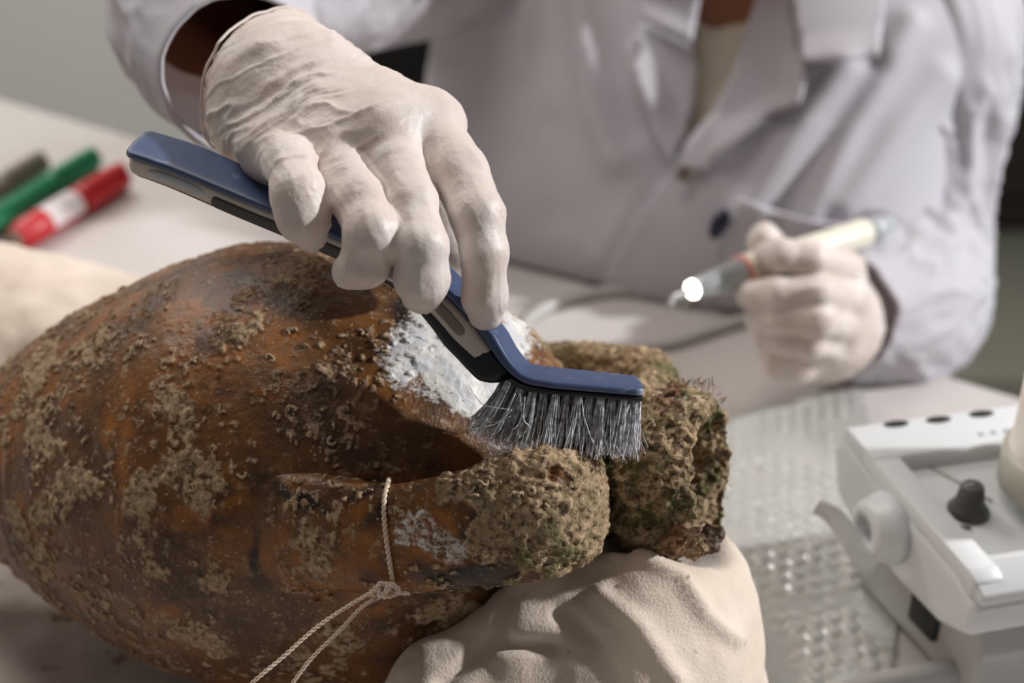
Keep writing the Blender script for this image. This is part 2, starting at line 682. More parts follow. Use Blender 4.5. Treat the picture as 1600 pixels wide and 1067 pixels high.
def amphora_mat():
    g = M('encrusted_clay', Roughness=0.5)
    # warped coordinates for ragged patch borders
    nz = g.node('ShaderNodeTexNoise', {'Scale': 220.0, 'Detail': 4.0})
    g.t.links.new(g.tc, nz.inputs['Vector'])
    n1, n2, n3 = g.noise(38, 6, 0.6), g.noise(110, 5, 0.62), g.noise(420, 4, 0.65)
    clay = g.mix(g.ramp(n1, 0.35, 0.68), (0.070, 0.030, 0.010), (0.205, 0.082, 0.021))
    clay = g.mix(g.ramp(n2, 0.60, 0.75), clay, (0.15, 0.085, 0.040))
    clay = g.mix(g.math('MULTIPLY', g.attr('rust'), g.math('MULTIPLY', g.ramp(n2, 0.34, 0.62), 0.85)), clay, (0.36, 0.125, 0.018))
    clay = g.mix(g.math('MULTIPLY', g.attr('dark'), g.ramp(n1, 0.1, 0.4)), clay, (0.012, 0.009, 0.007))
    tan = g.mix(g.ramp(n3, 0.3, 0.7), (0.17, 0.098, 0.046), (0.58, 0.42, 0.26))
    tan = g.mix(g.ramp(n2, 0.45, 0.7), tan, (0.37, 0.255, 0.145))
    tan = g.mix(g.math('MULTIPLY', g.attr('green'), g.ramp(n2, 0.35, 0.6)), tan, (0.085, 0.085, 0.022))
    fac = g.ramp(g.math('ADD', g.attr('crust'), g.math('MULTIPLY', g.math('SUBTRACT', n3, 0.5), 0.55)), 0.36, 0.62)
    c = g.mix(fac, clay, tan)
    # pale worm-shell specks
    sp = g.ramp(g.voro(330), 0.24, 0.12)
    sp = g.math('MULTIPLY', sp, g.ramp(g.noise(60, 2), 0.44, 0.60))
    sp2 = g.math('MULTIPLY', g.ramp(g.noise(650, 2, 0.6), 0.60, 0.68), g.ramp(g.noise(33, 4), 0.42, 0.62))
    c = g.mix(g.math('MULTIPLY', sp2, 0.65), c, (0.26, 0.17, 0.09))
    c = g.mix(g.math('MULTIPLY', sp, 0.8), c, (0.46, 0.34, 0.22))
    film = g.math('MULTIPLY', g.ramp(g.noise(150, 6, 0.72), 0.545, 0.635), g.ramp(g.noise(17, 4), 0.36, 0.60))
    c = g.mix(g.math('MULTIPLY', film, 0.75), c, g.mix(n3, (0.25, 0.16, 0.085), (0.50, 0.36, 0.225)))
    wf = g.ramp(g.math('ADD', g.attr('white'), g.math('MULTIPLY', g.math('SUBTRACT', n3, 0.5), 0.8)), 0.38, 0.60)
    wh = g.mix(g.ramp(n2, 0.38, 0.62), (0.78, 0.76, 0.70), (0.60, 0.60, 0.62))
    wh = g.mix(g.ramp(g.voro(260), 0.16, 0.05), wh, (0.16, 0.14, 0.10))
    c = g.mix(wf, c, wh)
    # black pits in the thick crust
    pit = g.math('MULTIPLY', g.ramp(n3, 0.46, 0.35), g.math('MAXIMUM', g.attr('thick'), g.math('MULTIPLY', fac, 0.7)))
    c = g.mix(g.math('MULTIPLY', pit, 0.75), c, (0.020, 0.016, 0.011))
    g.set('Base Color', c)
    rough = g.math('ADD', g.math('MULTIPLY', fac, 0.42), g.math('ADD', g.math('MULTIPLY', n2, 0.25), 0.26))
    g.set('Roughness', rough)
    g.set('Specular IOR Level', 0.4)
    h = g.math('ADD', g.math('MULTIPLY', n3, 0.8), g.math('ADD', g.math('MULTIPLY', fac, 0.9), g.math('MULTIPLY', n2, 0.8)))
    h = g.math('ADD', h, g.math('MULTIPLY', g.noise(1100, 3, 0.7), g.math('ADD', g.math('MULTIPLY', fac, 0.9), 0.12)))
    g.bump(h, 0.7, 0.0009)
    return g.m


CLAY = amphora_mat()
WORM = M('worm_shell', Roughness=0.7)
WORM.set('Base Color', WORM.mix(WORM.noise(400, 3), (0.26, 0.18, 0.10), (0.50, 0.38, 0.25)))
WORM = WORM.m
ALGAE = M('algae', Roughness=0.6)
ALGAE.set('Base Color', ALGAE.mix(ALGAE.noise(300, 2), (0.12, 0.07, 0.02), (0.30, 0.20, 0.08)))
ALGAE = ALGAE.m


# ------------------------------------------------------------------ structure
g = M('floor_tile', Roughness=0.45)
g.set('Base Color', g.mix(g.noise(6, 4), (0.135, 0.135, 0.105), (0.175, 0.172, 0.138)))
TILE = g.m
GROUT = plain('grout', (0.10, 0.095, 0.075), 0.9)
g = M('wall_paint', Roughness=0.9)
g.set('Base Color', g.mix(g.noise(2, 3), (0.54, 0.53, 0.50), (0.60, 0.59, 0.56)))
WALL = g.m
g = M('dark_wood', Roughness=0.45)
g.set('Base Color', g.mix(g.noise(8, 4, vec=g.stretch(6, 6, 0.6)), (0.012, 0.008, 0.006), (0.030, 0.017, 0.011)))
WOOD = g.m

floor = link('floor', box_mesh('floor', (0, 1.2, -0.03), WORLD_AX, (3.2, 3.0, 0.02)), GROUT)
tag(floor, kind='structure')
tile_me = box_mesh('tile', (0, 0, 0), WORLD_AX, (0.2955, 0.2955, 0.005), 0.002, 1)
tile_me.materials.append(TILE)
for i in range(-3, 5):
    for j in range(-1, 5):
        o = bpy.data.objects.new('tile', tile_me)
        COL.objects.link(o)
        o.parent = floor
        o.location = (0.30 + 0.60 * i + 0.06, 0.50 + 0.60 * j, -0.005)

tag(link('wall_back', box_mesh('wall_back', (0, 2.86, 1.35), WORLD_AX, (3.2, 0.05, 1.36)), WALL), kind='structure')
tag(link('wall_left', box_mesh('wall_left', (-3.2, 1.2, 1.35), WORLD_AX, (0.05, 3.0, 1.36)), WALL), kind='structure')

# dark cabinet far behind the right shoulder
cb = root('cabinet', (1.3, 3.0, 0.0), 'dark brown wooden cabinet standing on the tiled floor behind the person', 'cabinet')
cx, cy = Z(1530, 372, 0.0)[0] - 0.02, Z(1560, 372, 0.0)[1]
link('body', box_mesh('body', (cx + 0.45, cy + 0.12, 0.95), WORLD_AX, (0.60, 0.10, 0.93), 0.004), WOOD, cb)
link('plinth', box_mesh('plinth', (cx + 0.45, cy + 0.13, 0.03), WORLD_AX, (0.59, 0.08, 0.03)), WOOD, cb)
for k in range(2):
    dpart = link('door', box_mesh('door', (cx + 0.15 + 0.60 * k, cy + 0.008, 0.97), WORLD_AX, (0.296, 0.010, 0.88), 0.004), WOOD, cb)
    sub('handle', box_mesh('handle', (cx + 0.38 + 0.14 * k, cy - 0.018, 1.0), WORLD_AX, (0.006, 0.010, 0.06), 0.003),
        plain('handle_metal', (0.3, 0.3, 0.3), 0.3, Metallic=1.0), dpart)

# ------------------------------------------------------------------ table
E0, E1 = Z(1600, 622, T)[:2], Z(0, 153, T)[:2]
ed = nrm(E1 - E0)
en = np.array([ed[1], -ed[0]])            # points away from the camera side?
if en @ (np.array([0, 0]) - E0) > 0:
    en = -en                              # en: outward, towards the sitter
q0, q1 = E0 - ed * 0.45, E1 + ed * 0.45
outline = [q0, q0 - en * 1.05, q1 - en * 1.05, q1]
tb = root('table', (*(q0 - en * 0.5), 0.0), 'pale white laminate work table under the whole workspace', 'table')
link('tabletop', slab_mesh('tabletop', outline, T - 0.03, T, 0.003), TABLE, tb)
LEGM = plain('table_leg_metal', (0.35, 0.35, 0.36), 0.4, Metallic=0.6)
for p in (q0, q0 - en * 1.05, q1 - en * 1.05, q1):
    c = p + (np.mean(outline, 0) - p) * 0.10
    link('leg', box_mesh('leg', (c[0], c[1], (T - 0.03) / 2), np.array([[*ed, 0], [*en, 0], [0, 0, 1]]), (0.02, 0.02, (T - 0.03) / 2), 0.003), LEGM, tb)

# ------------------------------------------------------------------ amphora
MA = P(1087, 742, 0.572)                  # mouth centre
LA = P(0, 716, 0.705)                     # axis where it leaves the frame on the left
A = nrm(MA - LA)
up = np.array([0, 0, 1.0])
h0 = nrm(np.cross(A, up))
if h0[1] > 0:
    h0 = -h0                              # horizontal, towards the camera
u0 = np.cross(h0, A)
if u0[2] < 0:
    u0 = -u0
roll = math.radians(17)
e1 = nrm(math.cos(roll) * h0 + math.sin(roll) * u0)     # near-handle direction
e2 = nrm(np.cross(A, e1))
if e2[2] < 0:
    e2 = -e2                              # roughly up

PROF = np.array([(0.010, 0.0245), (0.030, 0.0245), (0.042, 0.0255), (0.050, 0.030), (0.058, 0.040), (0.066, 0.050), (0.080, 0.0645),
                 (0.100, 0.0785), (0.13, 0.0905), (0.165, 0.0985), (0.20, 0.1010), (0.24, 0.0920), (0.29, 0.0735), (0.345, 0.0440),
                 (0.378, 0.024), (0.398, 0.016), (0.412, 0.010)])


def blobs(u, v, lst, warp=None):
    """soft union of rotated ellipses given in frame coordinates (cx, cy, rx, ry, angle)"""
    r = np.zeros_like(u)
    for cx_, cy_, rx, ry, an in lst:
        c, s = math.cos(math.radians(an)), math.sin(math.radians(an))
        x, y = u - cx_, v - cy_
        a, b = (x * c + y * s) / rx, (-x * s + y * c) / ry
        r = np.maximum(r, 1.25 - np.sqrt(a * a + b * b))
    return np.clip(r, 0, 1.25)


amph = root('amphora', tuple(MA - 0.20 * A - np.array([0, 0, 0.1])), 'brown crusted ancient clay amphora lying on its side on cushions', 'amphora')


def crust_mesh(name, V, F, N, thick, front, disp_crust=0.0012, extra_white=None, keepout=None):
    """stains and shell crust are written as point attributes and also raise the surface"""
    u, v, d = proj(V)
    wv = np.stack([fbm(V, 55, 4, 3), fbm(V, 55, 4, 9)], 1)
    uu, vv = u + 42 * wv[:, 0], v + 42 * wv[:, 1]
    n = fbm(V, 60, 5, 21, 0.6)
    n2 = fbm(V, 170, 4, 33, 0.6)
    crust_b = blobs(uu, vv, [(455, 425, 120, 55, -20), (395, 500, 110, 55, -35), (280, 690, 60, 75, 20), (310, 760, 60, 60, 0), (90, 570, 150, 60, -35), (60, 690, 55, 70, 0),
                             (230, 800, 70, 110, 0), (330, 900, 60, 60, 0), (110, 760, 70, 50, 0), (250, 620, 50, 60, 0), (520, 1010, 130, 60, -10), (640, 960, 110, 55, -10),
                             (480, 850, 45, 80, 10), (700, 970, 110, 60, -25), (300, 1000, 80, 70, 30), (600, 700, 26, 45, 0), (820, 520, 60, 60, 0)]) * front
    scat = sst(0.10, 0.45, n + 0.55 * n2 - 0.05)
    dens = sst(-0.35, 0.35, fbm(V, 26, 3, 78))
    sp1 = sst(0.20, 0.52, vnoise(V + 0.004 * np.stack([n, n2, n], 1), 230, 301) * 0.65 + 0.45 * vnoise(V, 560, 302)) * dens * (0.62 + 0.5 * fbm(V, 80, 2, 310))
    sp2 = sst(0.30, 0.62, vnoise(V, 430, 305)) * sst(-0.15, 0.4, fbm(V, 40, 3, 79)) * 0.9
    crust = np.clip(0.95 * crust_b * (0.55 + 0.9 * n + 0.5 * n2) + 0.55 * scat * sst(-0.25, 0.25, fbm(V, 16, 3, 77)) + 0.35 * front * sst(330, 30, u) * sst(-0.3, 0.4, n + n2), 0, 1)
    crust = np.maximum(crust, 0.85 * np.maximum(sp1, sp2))
    crust = np.maximum(crust, (1 - front) * sst(-0.2, 0.3, n))
    crust = np.maximum(crust, thick * (1 - 0.85 * sst(0.18, 0.42, fbm(V, 48, 4, 401, 0.6))))
    white = blobs(uu, vv, [(705, 560, 100, 92, 15), (655, 560, 72, 62, 10), (770, 600, 80, 70, 0), (700, 500, 60, 60, 0), (780, 540, 60, 60, 0)]) * front if extra_white is None else extra_white(u, v, uu, vv, front)
    rust = np.clip(blobs(uu, vv, [(190, 700, 16, 190, 3), (215, 470, 50, 18, -35), (300, 800, 60, 40, 0), (90, 620, 50, 40, -40), (40, 800, 30, 70, -15), (350, 770, 40, 40, 0), (270, 960, 40, 30, 0), (560, 800, 40, 60, 0)]), 0, 1) * front
    rust = np.maximum(rust, 0.85 * sst(0.10, 0.45, fbm(V, 19, 4, 500)) * front)
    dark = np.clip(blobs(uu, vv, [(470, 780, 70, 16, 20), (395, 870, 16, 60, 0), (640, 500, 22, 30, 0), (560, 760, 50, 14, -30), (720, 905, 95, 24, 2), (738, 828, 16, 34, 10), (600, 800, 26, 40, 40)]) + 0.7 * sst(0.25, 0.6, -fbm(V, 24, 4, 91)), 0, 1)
    green = np.clip(0.5 + 1.6 * fbm(V, 45, 4, 55), 0, 1) * np.clip(thick * 1.2 + sst(760, 900, u) * 0.5, 0, 1)
    green = np.maximum(green, np.clip(blobs(uu, vv, [(1030, 770, 50, 110, 0), (1105, 820, 62, 55, 0), (1085, 740, 50, 60, 0), (830, 870, 50, 30, 0)]) * (0.75 + 1.6 * n), 0, 1))
    lump = fbm(V, 260, 4, 41, 0.6)
    knob = np.clip(1 - worley(V, 210, 5), 0, 1)
    hgt = disp_crust * sst(0.3, 0.75, crust) * (0.55 + 0.9 * lump + 0.5 * knob) + 0.0005 * fbm(V, 90, 3, 8)
    hgt = hgt + 0.0006 * sst(0.3, 0.8, white) * (1 + n2)
    hgt = hgt + thick * (0.0022 * fbm(V, 120, 4, 61, 0.6) + 0.0009 * (knob - 0.5) + 0.0014 * fbm(V, 480, 3, 63, 0.7) + (0.0024 if name == 'rim' else 0.0013) * fbm(V, 55, 3, 67))
    V2 = V + N * hgt[:, None]
    me = mesh_np(name, V2, F)
    for k, val in (('crust', crust), ('white', white), ('rust', rust), ('dark', dark), ('green', green), ('thick', thick)):
        fattr(me, k, val)
    return me


# body: lathed with uneven rings, the front half meshed finer
ns, nt = 560, 620
ss_ = np.linspace(0.010, 0.412, ns)
rr_ = np.interp(ss_, PROF[:, 0], PROF[:, 1])
for _ in range(60):
    rr_[1:-1] = 0.5 * rr_[1:-1] + 0.25 * (rr_[:-2] + rr_[2:])
th = np.linspace(0, 2 * np.pi, nt, endpoint=False)
th = th + 0.32 * np.sin(th - math.radians(35)) * -1.0
V = (MA - ss_[:, None, None] * A + rr_[:, None, None] * (np.cos(th)[None, :, None] * e1 + np.sin(th)[None, :, None] * e2)).reshape(-1, 3)
F = grid_faces(ns, nt)
N = vnormals(V, F)
if (N[nt * 200] @ (np.cos(th[0]) * e1 + np.sin(th[0]) * e2)) < 0:
    F = F[:, ::-1]
    N = -N
front = (((CAM - V) * N).sum(1) > -0.02).astype(float)
# shallow turning grooves and the ridge that the rust line follows
sfl = np.repeat(ss_, nt)
V = V + N * (-0.0011 * np.exp(-((sfl - 0.288) / 0.003) ** 2) + 0.0005 * np.exp(-((sfl - 0.282) / 0.003) ** 2))[:, None]
V = V + N * (0.0016 * fbm(V, 14, 3, 4))[:, None]
ub, vb, _ = proj(V)
amph_body = link('body', crust_mesh('body', V, F, N, 0.55 * sst(0.075, 0.05, sfl) * sst(650, 600, vb), front), CLAY, amph)


def handle_white(u, v, uu, vv, fr):
    return np.clip(blobs(uu * 0.35 + u * 0.65, vv * 0.35 + v * 0.65, [(690, 850, 55, 30, 25), (650, 830, 30, 40, 60)]), 0, 0.46) * fr


def handle(sign, rl):
    ca_, sa_ = math.cos(math.radians(rl)), math.sin(math.radians(rl))
    e1 = nrm(ca_ * h0 + sa_ * u0)
    e2 = nrm(np.cross(A, e1))
    if e2[2] < 0:
        e2 = -e2
    pts = [(0.182, 0.076), (0.160, 0.082), (0.136, 0.0855), (0.108, 0.0890), (0.080, 0.0870), (0.060, 0.0825), (0.045, 0.0770), (0.034, 0.0690), (0.031, 0.0575), (0.034, 0.044), (0.038, 0.030), (0.040, 0.018)]
    path2 = spline(pts, 300)
    t = np.linspace(0, 1, 300)
    path = MA - path2[:, :1] * A + sign * path2[:, 1:] * e1 + (e2 * np.interp(t, [0, 0.3, 0.45, 0.6, 0.72, 0.85, 1], [0, 0, -0.001, 0.003, 0.006, 0.004, 0])[:, None] if sign > 0 else 0)
    wid = np.interp(t, [0, 0.12, 0.25, 0.45, 0.62, 0.72, 0.85, 1], [0.026, 0.027, 0.0235, 0.0205, 0.0225, 0.0240, 0.021, 0.016])
    thk = np.interp(t, [0, 0.12, 0.25, 0.45, 0.62, 0.72, 0.85, 1], [0.010, 0.0115, 0.0100, 0.0085, 0.0095, 0.0105, 0.0095, 0.009])
    sec = ring_sec(300, 200, thk, wid, 2.5)
    nr = np.broadcast_to(A, path.shape)
    tt = nrm(np.gradient(path, axis=0))
    B = np.broadcast_to(e2, path.shape)
    Nn = np.cross(B, tt)
    V = (path[:, None] + sec[..., :1] * Nn[:, None] + sec[..., 1:] * B[:, None]).reshape(-1, 3)
    # slight sag of the strap: top edge dips in the middle
    F = grid_faces(300, 200)
    N = vnormals(V, F)
    mid = np.repeat(path, 200, 0)
    if ((V - mid) * N).sum() < 0:
        F = F[:, ::-1]
        N = -N
    tv = np.repeat(t, 200)
    thick = sst(0.545, 0.655, tv + 0.20 * fbm(V, 60, 4, 13))
    if sign < 0:
        thick = np.maximum(thick, 0.8 * sst(0.1, 0.4, tv))
    fr = np.full(len(V), 1.0 if sign > 0 else 0.0)
    me = crust_mesh('handle', V, F, N, thick, fr, 0.0012, handle_white)
    return link('handle', me, CLAY, amph)


near_handle = handle(1, 17)
far_handle = handle(-1, 6)

# lip: a thick ring, heavily overgrown, with the hollow mouth inside
prof = spline([(0.075, 0.0190), (0.045, 0.0195), (0.020, 0.0205), (0.004, 0.0225), (-0.006, 0.0270), (-0.007, 0.0310), (0.000, 0.0355), (0.012, 0.0365), (0.021, 0.0340), (0.027, 0.0290), (0.034, 0.0250)], 190)
nt = 420
th = np.linspace(0, 2 * np.pi, nt, endpoint=False)
V = (MA - prof[:, :1, None] * A + prof[:, 1:, None] * (np.cos(th)[None, :, None] * e1 + np.sin(th)[None, :, None] * e2)).reshape(-1, 3)
F = grid_faces(len(prof), nt)
N = vnormals(V, F)
k = 120 * nt
if N[k] @ (np.cos(th[0]) * e1 + np.sin(th[0]) * e2) < 0:
    F = F[:, ::-1]
    N = -N
pk = np.repeat(np.arange(len(prof)), nt)
thn = np.tile(th, len(prof))
topness = 0.5 + 0.5 * np.cos(thn - math.radians(75))
inw = sst(10, 45, pk) * sst(118, 75, pk)
axp = MA - np.repeat(prof[:, 0], nt)[:, None] * A
rdir = nrm(V - axp)
V = V - rdir * (inw * 0.0135 * topness ** 0.8)[:, None] + A * (inw * (0.0050 * topness - 0.002))[:, None]
outer = np.repeat(sst(20, 70, np.arange(len(prof))), nt)
V = V + N * (outer * (0.0042 * fbm(V, 42, 3, 71) + 0.0022 * fbm(V, 95, 3, 72)))[:, None]
link('rim', crust_mesh('rim', V, F, vnormals(V, F), np.clip(outer, 0.15, 1), np.zeros(len(V)), 0.0022, lambda u, v, a, b, f: np.clip(0.42 * sst(0.0, 0.5, fbm(V, 60, 3, 99)) * sst(700, 600, v), 0, 1)), CLAY, amph)

# worm shells: curled tubes grown on the clay
rng = np.random.default_rng(5)
bvhs = []
for o in (near_handle, amph_body):
    me = o.data
    co = np.empty(len(me.vertices) * 3, np.float32)
    me.vertices.foreach_get('co', co)
    fc = np.empty(len(me.polygons) * 4, np.int32)
    me.polygons.foreach_get('vertices', fc)
    bvhs.append((co.reshape(-1, 3), fc.reshape(-1, 4)))


def bvh_of(V, F):
    return BVHTree.FromPolygons(V.tolist(), F.tolist())


BV_H = bvh_of(*bvhs[0])
BV_B = bvh_of(bvhs[1][0], bvhs[1][1])


def hit(bv, u, v):
    r = nrm(P(u, v, 1.0) - CAM)
    loc, no, _, dist = bv.ray_cast(Vector(CAM), Vector(r))
    if loc is None:
        return None, None
    return np.array(loc), np.array(no)


worm_spots = [(0, 757, 748, 13), (0, 735, 752, 9), (0, 742, 770, 10), (0, 620, 800, 10), (0, 800, 776, 8), (0, 812, 775, 7), (0, 830, 765, 8), (0, 690, 838, 6), (0, 660, 812, 8), (0, 850, 790, 7), (0, 600, 760, 6),
              (1, 296, 760, 12), (1, 520, 690, 9), (1, 455, 640, 8), (1, 540, 580, 9), (1, 560, 520, 8), (1, 350, 640, 9), (1, 330, 700, 9), (1, 455, 520, 9), (1, 470, 470, 10), (1, 500, 430, 9), (1, 420, 560, 9),
              (1, 545, 1000, 14), (1, 300, 560, 8), (1, 300, 880, 9), (1, 380, 740, 9), (1, 340, 790, 10), (1, 270, 730, 9), (1, 490, 600, 8), (1, 600, 545, 7), (1, 250, 600, 9), (1, 430, 650, 8)]
for which, u, v, r in worm_spots:
    bv = (BV_H, BV_B)[which]
    a0 = rng.uniform(0, 6.28)
    span = rng.uniform(1.2, 4.6)
    wob = rng.uniform(0, 0.5)
    pts = []
    for k in range(9):
        a = a0 + span * k / 8
        q = r * (0.55 + 0.55 * k / 8 + wob * math.sin(k * 1.7 + a0)) * 0.85
        loc, no = hit(bv, u + q * math.cos(a), v + 0.8 * q * math.sin(a))
        if loc is not None:
            pts.append(loc + no * 0.0004)
    if len(pts) > 5 and np.linalg.norm(np.diff(pts, axis=0), axis=1).max() < 0.012:
        tube('worm_shell', pts, rng.uniform(0.0004, 0.0007), WORM, amph, n=20, m=6, taper=([0, 0.2, 1], [0.5, 1, 1.1]))

# tufts of algae on the outer side of the rim
bm = bmesh.new()
for k in range(150):
    t = rng.uniform(-1.15, 1.25)
    ca, sa = math.cos(t), math.sin(t)
    rad = nrm(np.array([0.2, 0.9, 0.3]) * ca + np.array([0.1, 0, 1.0]) * sa * 0.9)
    rad = nrm(rad - (rad @ A) * A)
    s0 = rng.uniform(-0.006, 0.012)
    p = MA - s0 * A + rad * 0.0365
    dr = nrm(rad + A * rng.uniform(-0.1, 0.9) + rng.normal(0, 0.35, 3))
    L = rng.uniform(0.002, 0.0055)
    sd = nrm(np.cross(dr, rng.normal(0, 1, 3))) * 0.00028
    v1, v2, v3 = bm.verts.new(p - sd), bm.verts.new(p + sd), bm.verts.new(p + dr * L * 0.6 + sd * 0.8)
    v4, v5 = bm.verts.new(p + dr * L * 0.6 - sd * 0.8), bm.verts.new(p + dr * L + rng.normal(0, 0.0006, 3))
    bm.faces.new([v1, v2, v3, v4])
    bm.faces.new([v4, v3, v5])
me = bpy.data.meshes.new('algae')
bm.to_mesh(me)
bm.free()
tag(link('algae', me, ALGAE, amph), kind='stuff')

# ------------------------------------------------------------------ scrubbing brush
bp_ = [(207, 237, .574), (250, 250, .573), (300, 268, .572), (400, 311, .569), (500, 352, .565), (600, 396, .561), (660, 430, .558), (705, 472, .555), (745, 520, .552), (782, 566, .549), (815, 590, .547), (850, 598, .546), (925, 605, .545), (1004, 612, .544)]
NB = 150
KH = 0.953                                  # brings the hand and brush clear of the amphora
bp_ = [(u, v, d * KH + float(np.interp(u, [690, 800, 1005], [0, 0.004, 0.010]))) for u, v, d in bp_]
bpath = spline([P(*q) for q in bp_], NB)
bu = proj(bpath)[0]
bT = nrm(np.gradient(bpath, axis=0))
bphi = np.radians(np.interp(bu, [205, 560, 700, 780, 830, 1005], [37, 33, 21, 15, 13, 11]))
nup = nrm(np.cross(np.broadcast_to(-CF, bT.shape), bT))
if nup[0] @ CU < 0:
    nup = -nup
bN = nup * np.cos(bphi)[:, None] - CF * np.sin(bphi)[:, None]
bN = nrm(bN - (bN * bT).sum(1, keepdims=True) * bT)
bB = np.cross(bT, bN)
if bB[0] @ CF < 0:
    bB = -bB                                # B: away from the camera


def bsweep(name, i0, i1, hlo, hhi, wid, mat, parent, bshift=0.0, power=4.5, ends=(0.004, 0.004), m=28, prof_n=None):
    idx = np.linspace(i0, i1, prof_n or int(i1 - i0) + 1)
    f = lambda a: np.stack([np.interp(idx, np.arange(NB), a[:, k]) for k in range(3)], 1)
    c, Nn, Bb = f(bpath), nrm(f(bN)), nrm(f(bB))
    uu = np.interp(idx, np.arange(NB), bu)
    L = np.concatenate([[0], np.cumsum(np.linalg.norm(np.diff(c, axis=0), axis=1))])
    a = np.clip(L / max(ends[0], 1e-6), 0, 1)
    b = np.clip((L[-1] - L) / max(ends[1], 1e-6), 0, 1)
    rnd = np.sqrt(1 - (1 - a) ** 2) * np.sqrt(1 - (1 - b) ** 2)
    lo, hi, wd, sh = [np.interp(uu, *q) if isinstance(q, tuple) else np.full(len(uu), q) for q in (hlo, hhi, wid, bshift)]
    e = 2.0 / power
    an = np.linspace(0, 2 * np.pi, m, endpoint=False)
    cs, sn = np.cos(an), np.sin(an)
    cs, sn = np.sign(cs) * np.abs(cs) ** e, np.sign(sn) * np.abs(sn) ** e
    hm, hh = (lo + hi) / 2, (hi - lo) / 2 * np.maximum(rnd, 0.02)
    V = c[:, None] + (hm[:, None] + hh[:, None] * sn[None])[..., None] * Nn[:, None] + (sh[:, None] + (wd * np.maximum(rnd, 0.02))[:, None] * cs[None])[..., None] * Bb[:, None]
    n = len(idx)
    V = V.reshape(-1, 3)
    F = grid_faces(n, m)
    V = np.vstack([V, V[:m].mean(0), V[(n - 1) * m:n * m].mean(0)])
    j = np.arange(m)
    j2 = (j + 1) % m
    F = np.vstack([F, np.stack([j2, j, np.full(m, n * m), np.full(m, n * m)], 1), np.stack([(n - 1) * m + j, (n - 1) * m + j2, np.full(m, n * m + 1), np.full(m, n * m + 1)], 1)])
    me = mesh_mixed(name, V, F)
    bm = bmesh.new()
    bm.from_mesh(me)
    bmesh.ops.recalc_face_normals(bm, faces=bm.faces)
    bm.to_mesh(me)
    bm.free()
    try:
        me.set_sharp_from_angle(angle=math.radians(55))
    except Exception:
        pass
    if parent is None:
        return me
    return link(name, me, mat, parent)


def bi(u):
    return float(np.interp(u, bu, np.arange(NB)))


brush = root('scrubbing_brush', tuple(bpath[90]), 'blue and grey bent-handled scrubbing brush held in the gloved hand over the amphora', 'brush')
hw_ = ([205, 300, 560, 735, 800, 860, 1005], [0.0096, 0.0106, 0.0100, 0.0088, 0.0100, 0.0115, 0.0115])
bsweep('blue_shell', 0, NB - 1, ([205, 300, 600, 740, 820, 1005], [0.0025, 0.0025, 0.0025, 0.0035, 0.0005, 0.0003]), ([205, 560, 700, 760, 815, 1005], [0.0060, 0.0060, 0.0070, 0.0080, 0.0045, 0.0040]), hw_, BLUE, brush, ends=(0.0028, 0.0025))
bsweep('black_core', 0, bi(806), ([205, 300, 600, 735, 780, 806], [-0.0066, -0.0070, -0.0075, -0.0115, -0.0095, -0.003]), 0.003, ([205, 300, 735, 806], [0.0070, 0.0080, 0.0080, 0.0095]), BLACK, brush, ends=(0.006, 0.006))
grip = bsweep('grip', 0, bi(776), ([205, 300, 600, 735, 776], [-0.0055, -0.0058, -0.0062, -0.0068, -0.0055]), ([205, 600, 735, 776], [0.0026, 0.0026, 0.0030, 0.0030]), ([205, 300, 735, 776], [0.0080, 0.0087, 0.0087, 0.0088]), RUBBER, brush, ends=(0.005, 0.004))
bsweep('head_plate', bi(800), NB - 1, -0.0018, 0.0008, 0.0110, BLACK, brush, ends=(0.002, 0.002))
# insets on the side that faces the camera
bsweep('grip_window', bi(243), bi(342), -0.0034, 0.0010, 0.0014, PALE, brush, bshift=-0.0080, power=2.4, ends=(0.008, 0.008))
bsweep('grip_groove', bi(346), bi(560), -0.0050, -0.0004, 0.0012, DRUB, brush, bshift=-0.0082, power=6, ends=(0.003, 0.003))
bsweep('grip_groove', bi(600), bi(742), -0.0035, 0.0004, 0.0012, plain('grip_inlay', (0.20, 0.17, 0.15), 0.5), brush, bshift=-0.0083, power=6, ends=(0.004, 0.004))

rng = np.random.default_rng(11)


def bristle_bundle(name, base, nrmv, tang, bvec, n, L, spread, splay, parent, rr=0.00025):
    V, F = [], []
    for k in range(n):
        a, q = rng.uniform(0, 6.283), math.sqrt(rng.uniform(0, 1))
        off = (math.cos(a) * tang + math.sin(a) * bvec) * q
        p0 = base + off * 0.0013
        ln = L * rng.uniform(0.90, 1.03)
        bend = rng.normal(0, 0.0012, 2)
        mess = rng.uniform() < 0.10
        if mess:
            bend = rng.normal(0, 0.005, 2)
        o = len(V)
        for j, t in enumerate((0, 0.35, 0.7, 1.0)):
            c = p0 + nrmv * ln * t + off * spread * t + splay * t ** 1.5 + (bend[0] * tang + bend[1] * bvec) * t * t
            r = rr * (1.0 - 0.35 * t)
            for i in range(3):
                an = i * 2.094 + a
                V.append(c + r * (math.cos(an) * tang + math.sin(an) * bvec))
        for j in range(3):
            for i in range(3):
                i2 = (i + 1) % 3
                F.append((o + j * 3 + i, o + j * 3 + i2, o + j * 3 + 3 + i2, o + j * 3 + 3 + i))
    return link(name, mesh_np(name, np.array(V), np.array(F)), NYLON, parent)


